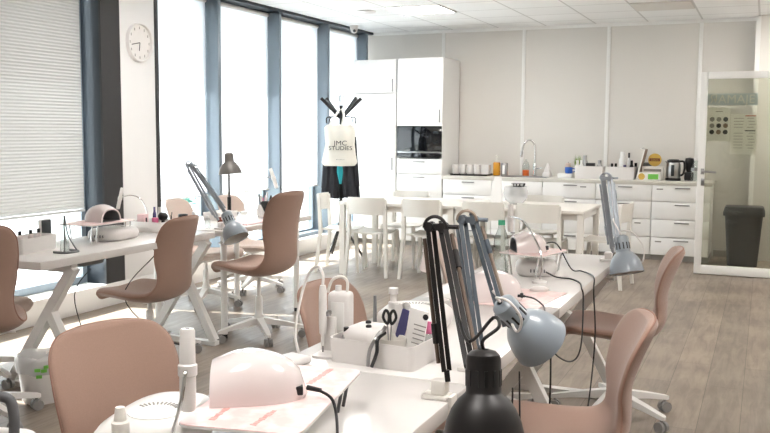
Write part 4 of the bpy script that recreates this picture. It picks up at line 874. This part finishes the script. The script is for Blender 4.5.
for i, (x, y, w_, h, tl, m, lb) in enumerate(((-1.03, 2.49, .02, .15, .12, 'plasticw', 'white nail file with rounded top, left of the purple file'), (-1.005, 2.46, .026, .16, .15, 'plasticw', 'wide white nail file leaning beside the purple file'), (-.99, 2.435, .03, .15, .28, 'navy', 'dark purple printed file leaning right in the storage box'))):
    T = Matrix.Rotation(tl, 3, 'Y'); n = MB(); n.box((0, 0, h/2+.006), (w_, .006, h), .0028, T)
    if i < 2: n.cyl(T @ Vector((0, -.003, h)), T @ Vector((0, .003, h)), w_/2, seg=18)
    solo(n, 'nail_file', lb, 'nail file', m, (x, y, z), 0, g)
t = thing('card_pack', 'white printed packet with a black hole standing at the right of the storage box', 'packet', (-.93, 2.405, z), -.1, g)
T = Matrix.Rotation(.16, 3, 'Y'); MB().box((0, 0, .085), (.062, .008, .16), .002, T).build('packet', 'paper', t); MB().cyl(T @ Vector((.012, -.0045, .148)), T @ Vector((.012, -.0065, .148)), .009).build('black_hole', 'black', t)
for q in range(5): MB().box(T @ Vector((-.002, -.0045, .118-.014*q)), (.04-.004*(q % 2), .001, .003), 0, T).build('print_line', 'inkgrey', t)
t = thing('nail_polish', 'tiny bottle with a bright pink cap at the right end of the storage box', 'bottle', (-.912, 2.47, z), 0, g); MB().lathe([(.013, 0), (.014, .07), (.008, .078)], 14).build('bottle_body', 'clear', t); MB().lathe([(.009, .079), (.008, .115), (0, .116)], 14).build('cap', 'pink', t)
solo(MB().lathe([(.036, 0), (.044, .075), (.041, .075), (.034, .006), (0, .006)], 24), 'cup', 'cream round cup in the middle of the storage box', 'cup', 'cream', (-1.0, 2.392, z), 0, g)

t = thing('nail_drill', 'white nail drill control box with looping cords left of the storage box', 'device', (-1.245, 2.545, ZT), .1)
MB().box((0, 0, .088), (.075, .06, .176), .014, seg=3).build('case', 'plasticw', t); MB().lathe([(.011, .175), (.01, .195), (0, .196)], 16, Matrix.Translation((-.008, 0, 0))).build('knob', 'plasticw', t)
MB().box((0, -.0305, .1), (.045, .003, .09), .001).build('front_panel', 'strip', t)
MB().tube([(.022, 0, .174), (.022, 0, .21), (-.0, 0, .224), (-.03, 0, .21), (-.045, 0, .17)], .005, 8).build('cord', 'cream', t)
t = thing('handpiece_stand', 'white stand plate holding an upright nail drill handpiece', 'stand', (-1.22, 2.41, ZT), .1)
MB().box((0, 0, .004), (.075, .1, .008), .003).build('base', 'plasticw', t); MB().box((-.012, .03, .06), (.05, .016, .11), .004).build('upright', 'plasticw', t); MB().box((-.015, .008, .13), (.034, .03, .016), .004).build('clip', 'steel', t)
t = thing('nail_handpiece', 'upright white drill handpiece clipped in the stand left of the storage box', 'handpiece', (-1.238, 2.405, ZT+.0085), .1)
MB().lathe([(.003, .02), (.004, .05), (.011, .06), (.0125, .09), (.0125, .19), (.009, .21), (0, .212)], 18).build('handpiece_body', 'plasticw', t); MB().cyl((0, 0, 0), (0, 0, .03), .0022, seg=8).build('drill_bit', 'ink', t)
MB().tube([(0, 0, .21), (0, 0, .245), (-.02, .01, .265), (-.055, .02, .24), (-.075, .0, .16), (-.08, -.03, .06), (-.06, -.05, .003)], .0045, 8).build('cord', 'plasticw', t)
solo(MB().box((0, 0, .011), (.09, .16, .022), .01, seg=3), 'foot_pedal', 'flat white pad lying on the desk left of the drill stand', 'pad', 'plasticw', (-1.285, 2.24, ZT), -.3)

# middle and far right desks
extractor('large white dust extractor lying behind the storage box', (-1.13, 2.92, ZT), .15, .26, .3, .066)
uv_dome('nail_lamp', 'round pinkish white dome nail lamp behind the blue grey lamp shade', (-1.0, 3.52, ZT+.0046), math.radians(-62), .22, .1, .125, 'plasticp')
solo(MB().box((0, 0, .002), (.36, .42, .004), .0015), 'mat', 'flat pink printed mat under the second white dome', 'mat', 'pinksheet', (-.96, 3.58, ZT), -.1)
t = thing('power_cable', 'black cable curving from the second white dome over the pink mat', 'cable', (-.9, 3.475, ZT+.03)); n = MB()
n.cyl((0, 0, 0), (.03, 0, 0), .006, .005); n.tube([(.028, 0, 0), (.07, -.005, -.006), (.12, -.06, -.021), (.15, -.16, -.0235), (.19, -.25, -.0235), (.197, -.27, -.05), (.2, -.28, -.4), (.16, -.3, -.77)], .0035, 8); n.build('cord', 'black', t)
tube_lamp('slim translucent white lamp left of the black lamp arms', (-1.19, 3.36, ZT), (-1.24, 3.3, .91), (-1.205, 3.32, 1.085), [(-1.19, 3.355, .86), (-1.192, 3.345, .9), (-1.2, 3.33, .935), (-1.212, 3.315, .94)], 'plasticp', r=.024)
for i, (x, y, h, lb) in enumerate(((-1.16, 3.5, .19, 'left of two slim white handpieces standing between the lamp arms'), (-1.12, 3.5, .16, 'right of two slim white handpieces standing between the lamp arms'))):
    solo(MB().lathe([(.02, 0), (.022, .01), (.022, h*.7), (.014, h*.8), (.012, h), (0, h+.002)], 18), 'nail_handpiece', lb, 'handpiece', 'plasticw', (x, y, ZT), 0, 'slim white handpieces on the far desk')
t = thing('water_bottle', 'clear plastic water bottle with a green cap on the far right desk', 'bottle', (-1.14, 4.07, ZT))
MB().lathe([(.03, 0), (.036, .008), (.036, .06), (.033, .07), (.036, .08), (.036, .13), (.033, .14), (.036, .15), (.034, .19), (.016, .235), (.015, .25)], 24).build('bottle_body', 'clear', t); MB().lathe([(.0165, .251), (.0165, .274), (0, .275)], 20).build('cap', 'capgreen', t)
extractor('white dust extractor under the stacked boards on the far right desk', (-1.01, 4.24, ZT), .3, .2, .23, .07)
bx = board('raised pink board on chrome legs on the far right desk', (-1.02, 4.22, ZT), -.2, .24, .31, .112)
uv_dome('nail_lamp', 'lavender white dome nail lamp on the raised board of the far right desk', (-1.035, 4.22, ZT+.1146), math.radians(-62), .17, .085, .098, 'plasticp')
tube_lamp('slim white lamp with a curved chrome neck beside the lavender dome', (-.93, 3.98, ZT), (-1.17, 4.34, .97), (-1.165, 4.32, 1.11), [(-.925, 3.985, .9), (-.97, 4.03, .98), (-1.05, 4.12, 1.05), (-1.155, 4.29, 1.05)], r=.015)
solo(MB().lathe([(.012, 0), (.03, .004), (.034, .014), (.02, .024), (0, .026)], 20, Matrix.Diagonal((1.3, .8, 1, 1))), 'pad', 'small white oval pad lying on the bare desk, middle right', 'pad', 'plasticw', (-.88, 3.76, ZT), .4)
for i, (pts, lb) in enumerate((
    ([(-.972, 4.26, .93), (-.92, 4.29, .925), (-.86, 4.35, .80), (-.82, 4.4, .784), (-.76, 4.32, .784), (-.72, 4.2, .782), (-.712, 4.15, .72), (-.70, 4.15, .5), (-.70, 4.0, .2), (-.73, 3.9, .012), (-.85, 4.1, .008), (-.98, 4.3, .008)], 'black cable from the lavender dome over the far desk edge to the floor'),
    ([(-.93, 4.1, .815), (-.88, 4.12, .79), (-.82, 4.14, .784), (-.76, 4.05, .784), (-.722, 3.9, .784), (-.71, 3.88, .74), (-.7, 3.8, .55), (-.72, 3.72, .5), (-.75, 3.55, .56), (-.8, 3.5, .65)], 'black cable from the stacked extractor looping under the far desk'))):
    O = Vector(pts[0]); solo(MB().tube([Vector(p)-O for p in pts], .0035, 8), 'power_cable', lb, 'cable', 'black', O, 0)
for i, (pts, lb) in enumerate((([(-3.6, 4.03, .66), (-3.68, 3.98, .5), (-3.62, 4.02, .2), (-3.58, 4.1, .03), (-3.5, 4.3, .006)], 'thin dark cord hanging at the trestle of the window desk'), ([(-3.6, 4.62, .66), (-3.75, 4.5, .4), (-3.6, 4.7, .1), (-3.5, 4.9, .006), (-3.7, 4.95, .006)], 'thin dark cord looping to the floor under the window desk'), ([(-.71, 2.7, .66), (-.70, 2.68, .4), (-.68, 2.75, .12), (-.72, 2.8, .006)], 'thin black cord below the blue grey lamp shade'), ([(-.74, 2.9, .66), (-.72, 2.85, .35), (-.74, 2.9, .1), (-.7, 3.05, .006), (-.75, 3.3, .006)], 'second black cord below the blue grey lamp, nearer the chair'))):
    O = Vector(pts[0]); solo(MB().tube([Vector(p)-O for p in pts], .003, 8), 'cord', lb, 'cord', 'ink', O, 0)
